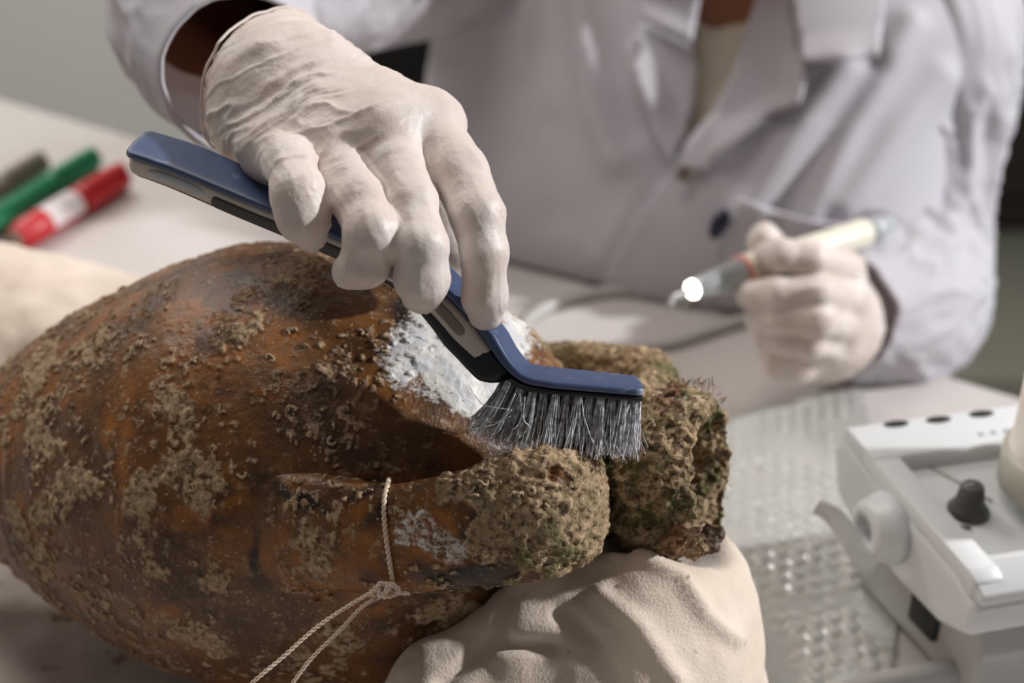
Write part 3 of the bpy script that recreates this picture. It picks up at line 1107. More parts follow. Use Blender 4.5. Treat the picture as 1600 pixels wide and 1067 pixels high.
cols = np.linspace(800, 992, 12)
for ci, uc in enumerate(cols):
    k = bi(uc)
    f = lambda a: np.array([np.interp(k, np.arange(NB), a[:, i]) for i in range(3)])
    c, Nn, Bb, Tt = f(bpath), nrm(f(bN)), nrm(f(bB)), nrm(f(bT))
    hd = nrm(bT[-20])
    Nn = nrm(0.35 * Nn + 0.65 * bN[-15])
    Bb = nrm(bB[-15])
    for ri, off in enumerate((-0.0088, -0.0030, 0.0030, 0.0088)):
        base = c - Nn * 0.0012 + Bb * (off + (0.0008 if ci % 2 else -0.0008)) + hd * (0.0010 if ri % 2 else -0.0010)
        left = max(0.0, 1 - ci / 3.2)
        splay = -hd * 0.0062 * left - hd * 0.0006 + Bb * off * 0.18
        bristle_bundle('bristle_tuft', base, -Nn, hd, Bb, 34, 0.0218, 0.0024, splay, brush)
# a few stray bent bristles at the heel of the head
for pts in ([(795, 640), (760, 634), (745, 622), (735, 606)], [(798, 650), (775, 662), (752, 668), (732, 672)], [(800, 640), (785, 655), (770, 660), (755, 658)], [(812, 615), (815, 650), (806, 668), (797, 673)],
            [(820, 620), (818, 655), (828, 668), (822, 690)], [(805, 615), (790, 650), (780, 672), (768, 680)]):
    tube('stray_bristle', [P(u, v, 0.5135 + 0.0004 * i) for i, (u, v) in enumerate(pts)], 0.00018, NYLON, brush, n=14, m=4)

# ------------------------------------------------------------------ gloved hands
def hand_frame(pts):
    pts = np.asarray(pts)
    return pts.min(0), pts.max(0)


def wrinkle(V, N, along, across, fa, fc, amp, seed, thr=0.0):
    """sharp-crested folds running along one direction"""
    third = np.cross(along, across)
    q = np.stack([V @ along * fa, V @ across * fc, V @ third * fa], 1)
    warp = np.stack([fbm(V, 40, 3, seed + 7)] * 3, 1) * np.array([0.2, 0.9, 0.2])
    r = 1 - np.abs(fbm(q + warp, 1.0, 2, seed, 0.4)) * 2.2
    r = np.clip(r, 0, 1) ** 2.5
    return amp * r


def glove_mesh(name, chains, palm, folds, lo, hi, h, cut, shrink=0.0):
    f = Field(lo, hi, h)
    for pts, rad, k in palm:
        f.chain([P(*q) for q in pts], [r - shrink for r in rad], k)
    fingers = []
    for pts, rad, k in chains:
        f.chain([P(*q) for q in pts], [r - shrink for r in rad], k)
    for pts, r, k in folds:
        f.chain([P(*q) for q in pts], [r] * len(pts), k)
    if cut is not None:
        c, n = cut
        G = f.pts()
        dd = (G[..., 0] - c[0]) * n[0] + (G[..., 1] - c[1]) * n[1] + (G[..., 2] - c[2]) * n[2]
        f.F = np.maximum(f.F, dd.astype(np.float32))
    return f.mesh()


# right hand of the person (wraps round the brush handle)
R_WR = (452, 150, 0.603)
R_CUFF = (402, 112, 0.645)
R_EL = (330, -70, 0.79)
r_palm = [
    ([(408, 196, .598), (432, 232, .571)], [.0165, .0135], .012),
    ([(450, 160, .592), (522, 236, .560)], [.0190, .0135], .012),
    ([(466, 140, .592), (606, 212, .557)], [.0190, .0137], .012),
    ([(486, 118, .600), (668, 197, .568)], [.0165, .0135], .012),
    ([(440, 170, .604), (560, 230, .580), (640, 250, .590)], [.022, .0160, .012], .012),
    ([(432, 232, .571), (522, 236, .560), (606, 212, .557), (668, 197, .568)], [.0125, .0120, .0125, .0125], .010),
    ([R_WR, R_CUFF, (372, 40, .69)], [.0280, .0300, .031], .015),
    ([(430, 175, .600), R_CUFF], [.024, .027], .012),
]
r_fingers = [
    ([(436, 238, .566), (452, 256, .541), (466, 304, .530), (475, 340, .530), (486, 367, .537)], [.0110, .0090, .0097, .0090, .0063], .004),
    ([(524, 250, .556), (566, 318, .531), (582, 366, .521), (570, 410, .525), (546, 424, .534)], [.0122, .0100, .0103, .0088, .0070], .003),
    ([(608, 226, .554), (645, 318, .530), (659, 385, .520), (660, 436, .524), (659, 459, .533)], [.0126, .0090, .0090, .0097, .0074], .003),
    ([(670, 204, .566), (718, 272, .545), (747, 336, .532), (757, 396, .530), (758, 462, .536), (760, 489, .544)], [.0130, .0110, .0097, .0083, .0080, .0064], .003),
    ([(560, 240, .608), (650, 290, .612), (694, 345, .599), (708, 392, .588)], [.014, .0115, .0100, .0085], .006),
]
r_palm = [([(u, v, d * KH) for u, v, d in p], [r * KH for r in q], k) for p, q, k in r_palm]
r_fingers = [([(u, v, d * KH) for u, v, d in p], [r * KH for r in q], k) for p, q, k in r_fingers]
R_WR, R_CUFF = (*R_WR[:2], R_WR[2] * KH), (*R_CUFF[:2], R_CUFF[2] * KH)
r_folds = [
    ([(596, 300, .5335), (594, 268, .5425), (625, 240, .5400)], .0013, .004),
    ([(690, 300, .5480), (682, 275, .5500), (655, 330, .5290)], .0010, .004),
    ([(488, 245, .5560), (520, 285, .5450), (572, 335, .5190)], .0012, .004),
]
r_folds = [([(u, v, d * KH) for u, v, d in p], r, k) for p, r, k in r_folds]
rlo, rhi = hand_frame([P(u, v, d) for pts, _, _ in r_palm + r_fingers for u, v, d in pts])
fa_dir = nrm(P(*R_WR) - P(*R_EL))
r_cut = (P(420, 132, .628 * KH), nrm(-0.84 * CR + 0.32 * CU + 0.42 * CF))
V, F = glove_mesh('glove', r_fingers, r_palm, r_folds, rlo - 0.045, rhi + 0.045, 0.0009, r_cut)
N = vnormals(V, F)
uu, vv, dd = proj(V)
wrist = sst(560, 430, uu + 0.35 * (vv - 150)) * 0.9 + 0.1
kn = sst(250, 150, vv + 0.1 * (uu - 500))
imx = nrm(0.86 * CR + 0.42 * CU)
imy = nrm(-0.42 * CR + 0.86 * CU)
V = V + N * (wrinkle(V, N, imx, imy, 8, 85, 0.0014, 3) * sst(640, 460, uu) * sst(330, 180, vv))[:, None]
V = V + N * (wrinkle(V, N, imx, imy, 10, 190, 0.0006, 13) * sst(720, 560, uu) * sst(320, 220, vv))[:, None]
V = V + N * (0.0006 * fbm(V, 110, 3, 5))[:, None]
# small crinkles at the finger joints and finger tips
for pts, rad, k in r_fingers[:4]:
    for j in range(1, len(pts)):
        c = P(*pts[j])
        axd = nrm(P(*pts[j]) - P(*pts[j - 1]))
        dist = np.linalg.norm(V - c, axis=1)
        m = np.exp(-(dist / 0.012) ** 2)
        side = np.cross(axd, CF)
        V = V + N * (m * wrinkle(V, N, nrm(axd * 0.8 + CR * 0.3), nrm(side), 30, 260, 0.0006, 40 + j))[:, None]
SKULL = None
person = root('person', (0.30, 1.35, 0.0), 'person in a white lab coat and cream shirt leaning over the table, wearing latex gloves', 'person')
link('glove', mesh_np('glove', V, F), LATEX, person)
# rolled bead of the cuff
cc, cn = r_cut
bmv = V[np.abs((V - cc) @ cn) < 0.0016]
ctr = bmv.mean(0)
b1 = nrm(CU - (CU @ cn) * cn)
b2 = np.cross(cn, b1)
ang = np.arctan2((bmv - ctr) @ b2, (bmv - ctr) @ b1)
rad = np.linalg.norm(bmv - ctr, axis=1)
aa = np.linspace(-np.pi, np.pi, 72, endpoint=False)
rb = np.array([rad[np.abs((ang - a + np.pi) % (2 * np.pi) - np.pi) < 0.12].max(initial=0.030) for a in aa])
ring = ctr + (rb - 0.0004)[:, None] * (np.cos(aa)[:, None] * b1 + np.sin(aa)[:, None] * b2)
ring = np.vstack([ring, ring[:2]])
tube('cuff_bead', ring, 0.0006, LATEX, person, n=220, m=8)

# left hand of the person: closed round the handpiece
L_WR = (1300, 505, 0.892)
l_palm = [
    ([(1296, 505, .890), (1250, 505, .872)], [.030, .030], .012),
    ([(1300, 470, .880), (1316, 425, .858)], [.020, .0125], .010),
    ([(1306, 490, .876), (1322, 468, .856)], [.020, .0125], .010),
    ([(1306, 520, .876), (1316, 506, .858)], [.020, .0125], .010),
    ([(1290, 540, .880), (1300, 540, .864)], [.022, .0120], .010),
    ([(1262, 520, .868), (1236, 562, .862)], [.024, .0165], .012),
    ([(1316, 425, .858), (1322, 468, .856), (1316, 506, .858), (1300, 540, .864)], [.0115, .0115, .0115, .011], .008),
    ([L_WR, (1358, 472, .985)], [.0285, .031], .015),
]
l_fingers = [
    ([(1316, 425, .854), (1268, 406, .826), (1224, 400, .826), (1200, 399, .834)], [.0118, .0102, .0090, .0078], .004),
    ([(1322, 470, .852), (1276, 458, .822), (1214, 458, .826), (1172, 460, .836)], [.0120, .0105, .0092, .0082], .003),
    ([(1314, 508, .852), (1276, 500, .822), (1220, 496, .830), (1184, 498, .842)], [.0118, .0105, .0092, .0080], .003),
    ([(1298, 540, .858), (1264, 536, .834), (1222, 531, .838), (1196, 532, .848)], [.0108, .0094, .0082, .0072], .003),
    ([(1232, 545, .874), (1206, 480, .886), (1196, 420, .872), (1196, 380, .860), (1194, 372, .852)], [.0165, .0125, .0108, .0095, .0088], .005),
]
llo, lhi = hand_frame([P(u, v, d) for pts, _, _ in l_palm + l_fingers for u, v, d in pts])
l_cut = (P(1348, 478, .968), nrm(P(1358, 472, .985) - P(*L_WR)))
V, F = glove_mesh('glove', l_fingers, l_palm, [], llo - 0.035, lhi + 0.035, 0.0012, l_cut)
N = vnormals(V, F)
V = V + N * (0.0007 * fbm(V, 90, 3, 15) + wrinkle(V, N, CR, CU, 14, 90, 0.0007, 23))[:, None]
link('glove', mesh_np('glove', V, F), LATEX, person)

# ------------------------------------------------------------------ the person under the coat
N0 = (1140, -25, 1.085)
SL, SR = (1425, 60, 1.035), (800, -95, 1.16)
EL = (1405, 440, 1.06)
L_EL = EL
torso = [
    ([(1130, 20, 1.105), (1120, 150, 1.115), (1000, 300, 1.135), (960, 380, 1.16)], [.098, .118, .112, .108], .05),
    ([SL, (1130, 60, 1.10)], [.060, .098], .05),
    ([SR, (1110, 30, 1.13)], [.062, .098], .05),
    ([(1300, 140, 1.045), (1260, 330, 1.055), (1150, 380, 1.11)], [.085, .085, .10], .06),
    ([(840, 60, 1.14), (830, 280, 1.16)], [.085, .085], .06),
    ([(960, 380, 1.16), (1010, 640, 1.36)], [.105, .125], .06),
    ([(1150, 380, 1.11), (1160, 600, 1.30)], [.10, .125], .06),
]


def torso_field(lo, hi, h, shrink):
    f = Field(lo, hi, h)
    for pts, rad, k in torso:
        f.chain([P(*q) for q in pts], [r - shrink for r in rad], k)
    return f


def press(f, m):
    """the table edge presses into what leans on it"""
    x, y, z = [f.lo[i] + f.h * np.arange(f.n[i]) for i in range(3)]
    de = ((x - E0[0]) * en[0])[:, None, None] + ((y - E0[1]) * en[1])[None, :, None]
    z = z[None, None, :]
    box = np.maximum(np.maximum(de - 0.004 - m, z - (T + 0.003 + m)), (T - 0.04 - m) - z)
    f.F = np.maximum(f.F, -box.astype(np.float32))


tp = np.array([P(*q) for pts, _, _ in torso for q in pts])
tlo, thi = tp.min(0) - 0.15, tp.max(0) + 0.15
# body: one continuous surface - head, neck, trunk, arms, hands
hd = P(1140, -25, 1.085)
upv = nrm(np.array([-0.05, -0.10, 1.0]))
fwd = nrm(np.array([-0.42, -0.80, -0.45]))
sdv = nrm(np.cross(upv, fwd))
fwd2 = np.cross(sdv, upv)
hc = hd + upv * 0.165 + fwd2 * 0.045
f = torso_field(np.minimum(tlo, P(*R_EL) - 0.06), np.maximum(thi, hc + 0.16), 0.006, 0.016)
f.cap(hd - upv * 0.05, hd + upv * 0.09 + fwd2 * 0.012, 0.060, 0.054, 0.03)
f.ell(hc, (0.074, 0.094, 0.110), np.stack([sdv, fwd2, upv]), 0.02)
f.ell(hc - upv * 0.060 + fwd2 * 0.035, (0.052, 0.055, 0.058), np.stack([sdv, fwd2, upv]), 0.03)
f.cap(hc - upv * 0.005 + fwd2 * 0.092, hc - upv * 0.038 + fwd2 * 0.112, 0.009, 0.013, 0.012)
f.cap(hc - upv * 0.075 + fwd2 * 0.088 - sdv * 0.018, hc - upv * 0.075 + fwd2 * 0.088 + sdv * 0.018, 0.009, 0.009, 0.008)
for sg in (-1, 1):
    f.ell(hc + sdv * sg * 0.075 - upv * 0.015, (0.010, 0.020, 0.032), np.stack([sdv, fwd2, upv]), 0.006)
    f.cap(hc + sdv * sg * 0.014 + upv * 0.012 + fwd2 * 0.090, hc + sdv * sg * 0.050 + upv * 0.012 + fwd2 * 0.078, 0.010, 0.009, 0.010)
f.chain([P(*SR), P(785, -130, 1.13), P(560, -72, 1.0), P(410, -50, .85), P(332, -12, .765), P(350, 60, .70), P(*R_CUFF), P(*R_WR)], [.052, .050, .044, .040, .040, .036, .0285, .0240], .02)
f.chain([P(*SL), P(*EL), P(1358, 472, .985), P(*L_WR)], [.050, .040, .0270, .0240], .02)
for pts, rad, k in r_palm[:5] + r_fingers + l_palm[:6] + l_fingers:
    f.chain([P(*q) for q in pts], [max(r - 0.0028, 0.004) for r in rad], k)
press(f, 0.016)
V, F = f.mesh()
V = laplace(V, F, 2)
body = link('body', mesh_np('body', V, F), SKIN, person)
EYE = plain('eye_white', (0.8, 0.78, 0.75), 0.2)
for sg in (-1, 1):
    c = hc + sdv * sg * 0.031 - upv * 0.008 + fwd2 * 0.080
    link('eye', lathe_mesh('eye', c, fwd2, [(0.012 * math.cos(a), 0.012 * math.sin(a)) for a in np.linspace(0.05, 3.09, 12)][::-1], 16), EYE, person)
    sub('iris', lathe_mesh('iris', c, fwd2, [(0.0100, 0.0058), (0.0121, 0.0052), (0.0124, 0.002)], 16), HAIR, person.children[-1] if person.children[-1].name.startswith('eye') else [o for o in person.children if o.name.startswith('eye')][-1])
f = Field(hc - 0.16, hc + 0.16, 0.005)
f.ell(hc + upv * 0.022 - fwd2 * 0.018, (0.084, 0.098, 0.108), np.stack([sdv, fwd2, upv]), 0.02)
f.ell(hc - upv * 0.03 - fwd2 * 0.055, (0.076, 0.052, 0.09), np.stack([sdv, fwd2, upv]), 0.03)
V, F = f.mesh()
cutf = (V - hc) @ fwd2 - 0.35 * ((V - hc) @ upv)
V = V + vnormals(V, F) * (0.004 * fbm(V, 40, 3, 2))[:, None]
link('hair', mesh_np('hair', V, F), HAIR, person)

# cream shirt under the coat
f = torso_field(tlo, thi, 0.006, 0.008)
f.cap(hd - upv * 0.08, hd + upv * 0.02, 0.078, 0.064, 0.03)
G = f.pts()
loc0, _ = hit(BVHTree.FromObject(body, bpy.context.evaluated_depsgraph_get()), 1140, -2)
ncp = P(1140, -26, (loc0 - CAM) @ CF if loc0 is not None else 1.0)
f.F = np.maximum(f.F, (0.033 - np.linalg.norm(G - ncp, axis=-1)).astype(np.float32))
qn = G - hd
hn = qn @ upv
f.F = np.maximum(f.F, np.where(hn > -0.01, 0.0575 - np.linalg.norm(qn - hn[..., None] * upv, axis=-1), -1).astype(np.float32))
f.F = np.maximum(f.F, (hn - 0.045).astype(np.float32))
press(f, 0.010)
V, F = f.mesh()
V = laplace(V, F, 2)
N = vnormals(V, F)
V = V + N * (0.003 * fbm(V, 18, 3, 44))[:, None]
link('shirt', mesh_np('shirt', V, F), SHIRT, person)

# lab coat: trunk, opened down to the second button, sleeves, collar, lapels
f = torso_field(tlo, thi, 0.0042, 0.0)
G = f.pts()
hn = (G - hd) @ upv
f.F = np.maximum(f.F, (hn - 0.05).astype(np.float32))
f.F = np.maximum(f.F, np.where(hn > -0.02, 0.066 - np.linalg.norm(G - hd - hn[..., None] * upv, axis=-1), -1).astype(np.float32))
press(f, 0.0)
V, F = f.mesh()
V = laplace(V, F, 3)
N = vnormals(V, F)
uu, vv, dd = proj(V)
fr = ((CAM - V) * N).sum(1) > 0


def polyd(u, v, pts):
    """distance in the frame to a polyline and the signed side"""
    best = np.full(len(u), 1e9)
    side = np.zeros(len(u))
    for (x0, y0), (x1, y1) in zip(pts[:-1], pts[1:]):
        dx, dy = x1 - x0, y1 - y0
        t = np.clip(((u - x0) * dx + (v - y0) * dy) / (dx * dx + dy * dy), 0, 1)
        d = np.hypot(u - x0 - t * dx, v - y0 - t * dy)
        m = d < best
        best = np.where(m, d, best)
        side = np.where(m, np.sign((u - x0) * dy - (v - y0) * dx), side)
    return best, side


disp = 0.004 * fbm(V, 9, 2, 31)
for pts, wpx, amp in [
    ([(900, -30), (915, 40), (922, 110), (935, 180), (962, 250)], 26, .0110),
    ([(835, -30), (818, 60), (812, 110)], 16, .0050),
    ([(700, 120), (720, 250), (760, 400)], 34, .0050),
    ([(640, 60), (660, 200)], 26, .0050),
    ([(1320, 110), (1250, 210), (1170, 330)], 26, .0075),
    ([(1420, 40), (1330, 190), (1265, 330)], 24, .0085),
    ([(1470, 120), (1390, 220), (1320, 320)], 24, .0080),
    ([(1365, 110), (1290, 230), (1215, 340)], 22, -.0060),
    ([(1000, 240), (985, 330), (940, 400)], 30, .0050),
    ([(860, 200), (870, 330)], 32, -.0050),
    ([(760, 30), (790, 240)], 30, -.0040),
]:
    d, _ = polyd(uu, vv, pts)
    disp = disp + np.where(fr, amp * np.exp(-(d / wpx) ** 2), 0)
edge = [(1092, 205), (1050, 270), (1000, 345), (950, 430), (920, 500)]
d, sd = polyd(uu, vv, edge)
right_over = (sd > 0) if False else (uu - np.interp(vv, [e[1] for e in edge], [e[0] for e in edge]) > 0)
disp = disp + np.where(fr & (vv > 190), np.where(right_over, 0.0055, 0) * np.exp(-(d / 130) ** 2), 0)
V = V + N * disp[:, None]
opening = [(1096, -40), (1086, 60), (1082, 140), (1066, 205), (1068, 236), (1092, 214), (1142, 140), (1178, 70), (1216, -10), (1226, -60)]


def inside(u, v, poly):
    r = np.zeros(len(u), bool)
    for (x0, y0), (x1, y1) in zip(poly, poly[1:] + poly[:1]):
        if y0 == y1:
            continue
        c = ((y0 > v) != (y1 > v)) & (u < (x1 - x0) * (v - y0) / (y1 - y0) + x0)
        r ^= c
    return r


ctr = V[F].mean(1)
cu, cv, cd = proj(ctr)
keep = ~(inside(cu, cv, opening) & (((CAM - ctr) * vnormals(V, F)[F[:, 0]]).sum(1) > 0))
Fk = F[keep]
coat = link('lab_coat', mesh_np('lab_coat', V, Fk), COAT, person)
m_ = coat.modifiers.new('cloth', 'SOLIDIFY')
m_.thickness = 0.0022
BV_C = bvh_of(V, F)

from mathutils.geometry import delaunay_2d_cdt


def patch(name, poly, lift, mat, parent, step=9, thick=0.0022, curl=None, bv=None):
    """cloth piece laid on the coat: outline in frame coordinates, thrown onto the coat surface and lifted off it"""
    bv = bv or BV_C
    pts = []
    n = len(poly)
    for i in range(n):
        x0, y0 = poly[i]
        x1, y1 = poly[(i + 1) % n]
        k = max(1, int(math.hypot(x1 - x0, y1 - y0) / step))
        for j in range(k):
            pts.append((x0 + (x1 - x0) * j / k, y0 + (y1 - y0) * j / k))
    nb = len(pts)
    xs, ys = [p[0] for p in poly], [p[1] for p in poly]
    gx, gy = np.meshgrid(np.arange(min(xs), max(xs), step), np.arange(min(ys), max(ys), step))
    gx, gy = gx.ravel(), gy.ravel()
    ins = inside(gx, gy, poly)
    dmin, _ = polyd(gx, gy, poly + poly[:1])
    ok = ins & (dmin > step * 0.6)
    pts += list(zip(gx[ok], gy[ok]))
    vo, _, fo, *_ = delaunay_2d_cdt([Vector(p) for p in pts], [(i, (i + 1) % nb) for i in range(nb)], [], 1, 1e-6)
    U = np.array([p[0] for p in vo])
    W = np.array([p[1] for p in vo])
    de_, _ = polyd(U, W, poly + poly[:1])
    locs, ds = [], []
    for u, v in zip(U, W):
        loc, no = hit(bv, u, v)
        ds.append(np.nan if loc is None else (loc - CAM) @ CF)
    ds = np.array(ds)
    bad = np.isnan(ds)
    if bad.any():
        ds[bad] = np.interp(U[bad], np.sort(U[~bad]), ds[~bad][np.argsort(U[~bad])])
    lf = lift if curl is None else lift + np.array([curl(u, v) for u, v in zip(U, W)])
    Vp = np.array([P(u, v, d - l) for u, v, d, l in zip(U, W, ds, np.broadcast_to(lf, U.shape))])
    tris = [tuple(f) for f in fo if len(f) >= 3]
    me = bpy.data.meshes.new(name)
    me.from_pydata(Vp.tolist(), [], tris)
    me.polygons.foreach_set('use_smooth', np.ones(len(me.polygons), bool))
    bm = bmesh.new()
    bm.from_mesh(me)
    bmesh.ops.recalc_face_normals(bm, faces=bm.faces)
    bm.to_mesh(me)
    bm.free()
    o = sub(name, me, mat, parent)
    md = o.modifiers.new('cloth', 'SOLIDIFY')
    md.thickness = thick
    md.offset = 0
    return o


def dline(u, v, pts):
    d, _ = polyd(np.array([u]), np.array([v]), pts)
    return float(d[0])


patch('lapel', [(976, 74), (1004, 32), (1040, 52), (1081, 70), (1090, 100), (1088, 150), (1070, 212), (1048, 254), (1022, 200), (992, 120)], 0.006, COAT, coat,
      curl=lambda u, v: 0.012 * max(0, 1 - dline(u, v, [(976, 74), (1022, 200), (1048, 254)]) / 40) )
patch('lapel', [(1190, -30), (1236, -30), (1246, 70), (1262, 110), (1250, 160), (1205, 175), (1150, 220), (1096, 268), (1066, 262), (1070, 226), (1110, 180), (1146, 110)], 0.006, COAT, coat,
      curl=lambda u, v: 0.010 * max(0, 1 - dline(u, v, [(1262, 110), (1250, 160), (1150, 225)]) / 40))
patch('collar', [(978, -60), (1004, 30), (1042, 48), (1082, 66), (1096, -20), (1100, -60)], 0.010, COAT, coat, curl=lambda u, v: 0.008 * max(0, 1 - dline(u, v, [(1004, 30), (1082, 66)]) / 30))
patch('collar', [(1222, -60), (1240, 20), (1252, 96), (1300, 94), (1374, 86), (1382, 20), (1384, -60)], 0.012, COAT, coat, curl=lambda u, v: 0.012 * max(0, 1 - dline(u, v, [(1252, 96), (1374, 86)]) / 40))
patch('pocket', [(1152, 308), (1200, 326), (1260, 344), (1322, 352), (1310, 420), (1296, 500), (1200, 500), (1118, 470)], 0.004, COAT, coat, curl=lambda u, v: 0.009 * max(0, 1 - dline(u, v, [(1152, 308), (1322, 352)]) / 30))
NAVY = plain('navy_plastic', (0.012, 0.014, 0.035), 0.35)
loc, no = hit(BV_C, 1124, 350)
c = P(1124, 350, (loc - CAM) @ CF - 0.012)
ax_ = nrm(0.42 * CR + 0.9 * CU)
b_ = nrm(np.cross(ax_, CF))
bme = lathe_mesh('button', np.zeros(3), np.array([0, 0, 1.0]), [(-0.003, 0.0090), (-0.0015, 0.0112), (0.001, 0.0112), (0.0026, 0.0095), (0.003, 0.004)], 32)
for vt in bme.vertices:
    x_, y_, z_ = vt.co
    vt.co = Vector(c + ax_ * x_ + b_ * y_ * 0.52 - CF * z_)
sub('button', bme, NAVY, coat)
loc, no = hit(BV_C, 1069, 272)
c = P(1069, 272, (loc - CAM) @ CF - 0.010)
sub('snap_fastener', lathe_mesh('snap_fastener', c, -CF, [(-0.002, 0.0052), (0.001, 0.0052), (0.002, 0.0042), (0.001, 0.0022), (0.0008, 0.0005)], 20), plain('snap_metal', (0.14, 0.11, 0.085), 0.4, Metallic=0.6), coat)


def sleeve(pts, rad, seed, folds=0.0035, turn=0.055, n=150, m=150, ell=1.0):
    path = spline([P(*q) for q in pts], n)
    t = np.linspace(0, 1, n)
    r = np.interp(t, np.linspace(0, 1, len(rad)), rad)
    for _ in range(12):
        r[1:-1] = 0.5 * r[1:-1] + 0.25 * (r[:-2] + r[2:])
    tt, nn, bb = frames(path)
    a = np.linspace(0, 2 * np.pi, m, endpoint=False)
    cs, sn = np.cos(a), np.sin(a)
    V = path[:, None] + r[:, None, None] * (cs[None, :, None] * nn[:, None] + ell * sn[None, :, None] * bb[:, None])
    L = np.concatenate([[0], np.cumsum(np.linalg.norm(np.diff(path, axis=0), axis=1))])
    # folds wind obliquely round the sleeve
    q = np.stack([np.repeat(L, m) * 19, np.tile(cs, n) * 1.6, np.tile(sn, n) * 1.6], 1)
    q[:, 0] += 1.3 * np.tile(sn, n)
    w_ = fbm(q, 1.0, 3, seed, 0.45)
    calm = np.repeat(1 - 0.75 * sst(L[-1] - 0.05, L[-1] - 0.005, L), m)
    V = V.reshape(-1, 3)
    rdir = nrm(V - np.repeat(path, m, 0))
    V = V + rdir * (calm * folds * (1 - 2 * np.abs(w_) ** 0.8) + 0.3 * folds * fbm(V, 30, 2, seed + 3))[:, None]
    F = grid_faces(n, m)
    N = vnormals(V, F)
    if (N * rdir).sum() < 0:
        F = F[:, ::-1]
    # inside face and folded hem at the open end
    k = int(np.searchsorted(L, L[-1] - turn))
    Vr = V.reshape(n, m, 3)
    inner = Vr[k:][::-1] - nrm(Vr[k:][::-1] - path[k:][::-1][:, None]) * 0.0024
    lip = (Vr[-1] + inner[0]) / 2 + tt[-1] * 0.0012
    VV = np.vstack([V, lip, inner.reshape(-1, 3)])
    F2 = grid_faces(n + 1 + len(inner), m)
    if (N * rdir).sum() < 0:
        F2 = F2[:, ::-1]
    return VV, F2


V, F = sleeve([(860, -100, 1.16), (785, -140, 1.13), (560, -72, 1.00), (410, -50, .85), (330, -15, .765), (345, 62, .70), (380, 118, .640)], [.085, .080, .066, .060, .058, .050, .0370], 7)
sub('sleeve', mesh_np('sleeve', V, F), COAT, coat)
V, F = sleeve([(1380, 40, 1.06), (1425, 80, 1.04), (1424, 230, 1.05), (1408, 380, 1.045), (1396, 450, 1.01), (1370, 480, .955), (1321, 489, .891)], [.080, .068, .060, .058, .062, .058, .0335], 19, folds=0.0085)
sub('sleeve', mesh_np('sleeve', V, F), COAT, coat)

# ------------------------------------------------------------------ chair behind the person
CHB = plain('black_upholstery', (0.006, 0.006, 0.007), 0.6)
ch = P(640, 120, 1.60)[:2] - en * 0.2
sv, fv = np.array([-ed[0], -ed[1], 0.0]), np.array([-en[0], -en[1], 0.0])
ax3 = np.stack([sv, fv, up])
chair = root('office_chair', (*ch, 0.0), 'black upholstered chair behind the table, seen between the raised arm and the coat', 'chair')
c3 = np.array([*ch, 0.0])
link('seat', box_mesh('seat', c3 + [0, 0, 0.43], ax3, (0.25, 0.23, 0.035), 0.03, 3), CHB, chair)
link('backrest', box_mesh('backrest', c3 - fv * 0.20 + [0, 0, 0.72], np.stack([sv, fv, up]), (0.23, 0.028, 0.24), 0.025, 3), CHB, chair)
link('back_support', box_mesh('back_support', c3 - fv * 0.235 + [0, 0, 0.52], ax3, (0.03, 0.008, 0.14), 0.004), CHB, chair)
link('post', lathe_mesh('post', c3, up, [(0.08, 0.03), (0.25, 0.03), (0.26, 0.02), (0.40, 0.02)], 20), CHB, chair)
for k in range(5):
    a = k * 2 * math.pi / 5 + 0.3
    dv = np.array([math.cos(a), math.sin(a), 0])
    lg = tube('leg', [c3 + [0, 0, 0.10], c3 + dv * 0.15 + [0, 0, 0.085], c3 + dv * 0.28 + [0, 0, 0.07]], 0.016, CHB, chair, n=8, m=8)
    sub('caster', lathe_mesh('caster', c3 + dv * 0.28 + [0, 0, 0.0265], np.cross(dv, up), [(-0.014, 0.020), (-0.010, 0.026), (0.010, 0.026), (0.014, 0.020)], 16), CHB, lg)

# ------------------------------------------------------------------ ultrasonic handpiece
hp0, hp1 = P(1088, 450, .828), P(1392, 350, .905)
ha = nrm(hp1 - hp0)
hl = np.linalg.norm(hp1 - hp0)
at = lambda u: (u - 1088) / (1392 - 1088.0) * hl
CREAM = plain('cream_plastic', (0.78, 0.74, 0.62), 0.4)
STEEL = plain('steel', (0.55, 0.57, 0.58), 0.28, Metallic=0.9)
PINK = plain('pink_ring', (0.70, 0.22, 0.19), 0.45)
LED = M('led_ring', Base_Color=(1, 1, 1), Roughness=0.3)
LED.set('Emission Color', (1.0, 0.98, 0.86))
LED.set('Emission Strength', 22.0)
LED = LED.m
hp = root('handpiece', tuple(hp0), 'cream and grey ultrasonic handpiece with glowing ring and bent steel tip', 'handpiece')
link('nose_cone', lathe_mesh('nose_cone', hp0, ha, [(-0.002, 0.0048), (0.001, 0.0062), (at(1120), 0.0079), (at(1148), 0.0098), (at(1153), 0.0098)], 40), plain('grey_metal', (0.42, 0.44, 0.45), 0.3, Metallic=0.35), hp)
link('ring', lathe_mesh('ring', hp0, ha, [(at(1151), 0.0098), (at(1152), 0.0106), (at(1156), 0.0108), (at(1157), 0.0100)], 40), PINK, hp)
link('barrel', lathe_mesh('barrel', hp0, ha, [(at(1156), 0.0098), (at(1158), 0.0106), (at(1190), 0.0104), (at(1230), 0.0096), (at(1300), 0.0093), (at(1346), 0.0092), (at(1350), 0.0082)], 40), CREAM, hp)
link('connector', lathe_mesh('connector', hp0, ha, [(at(1348), 0.0080), (at(1372), 0.0078), (at(1376), 0.0060), (at(1392), 0.0055)], 32), PALE, hp)
link('light_ring', lathe_mesh('light_ring', hp0, ha, [(-0.0040, 0.0024), (-0.0042, 0.0048), (-0.0022, 0.0052), (-0.0018, 0.0046)], 32), LED, hp)
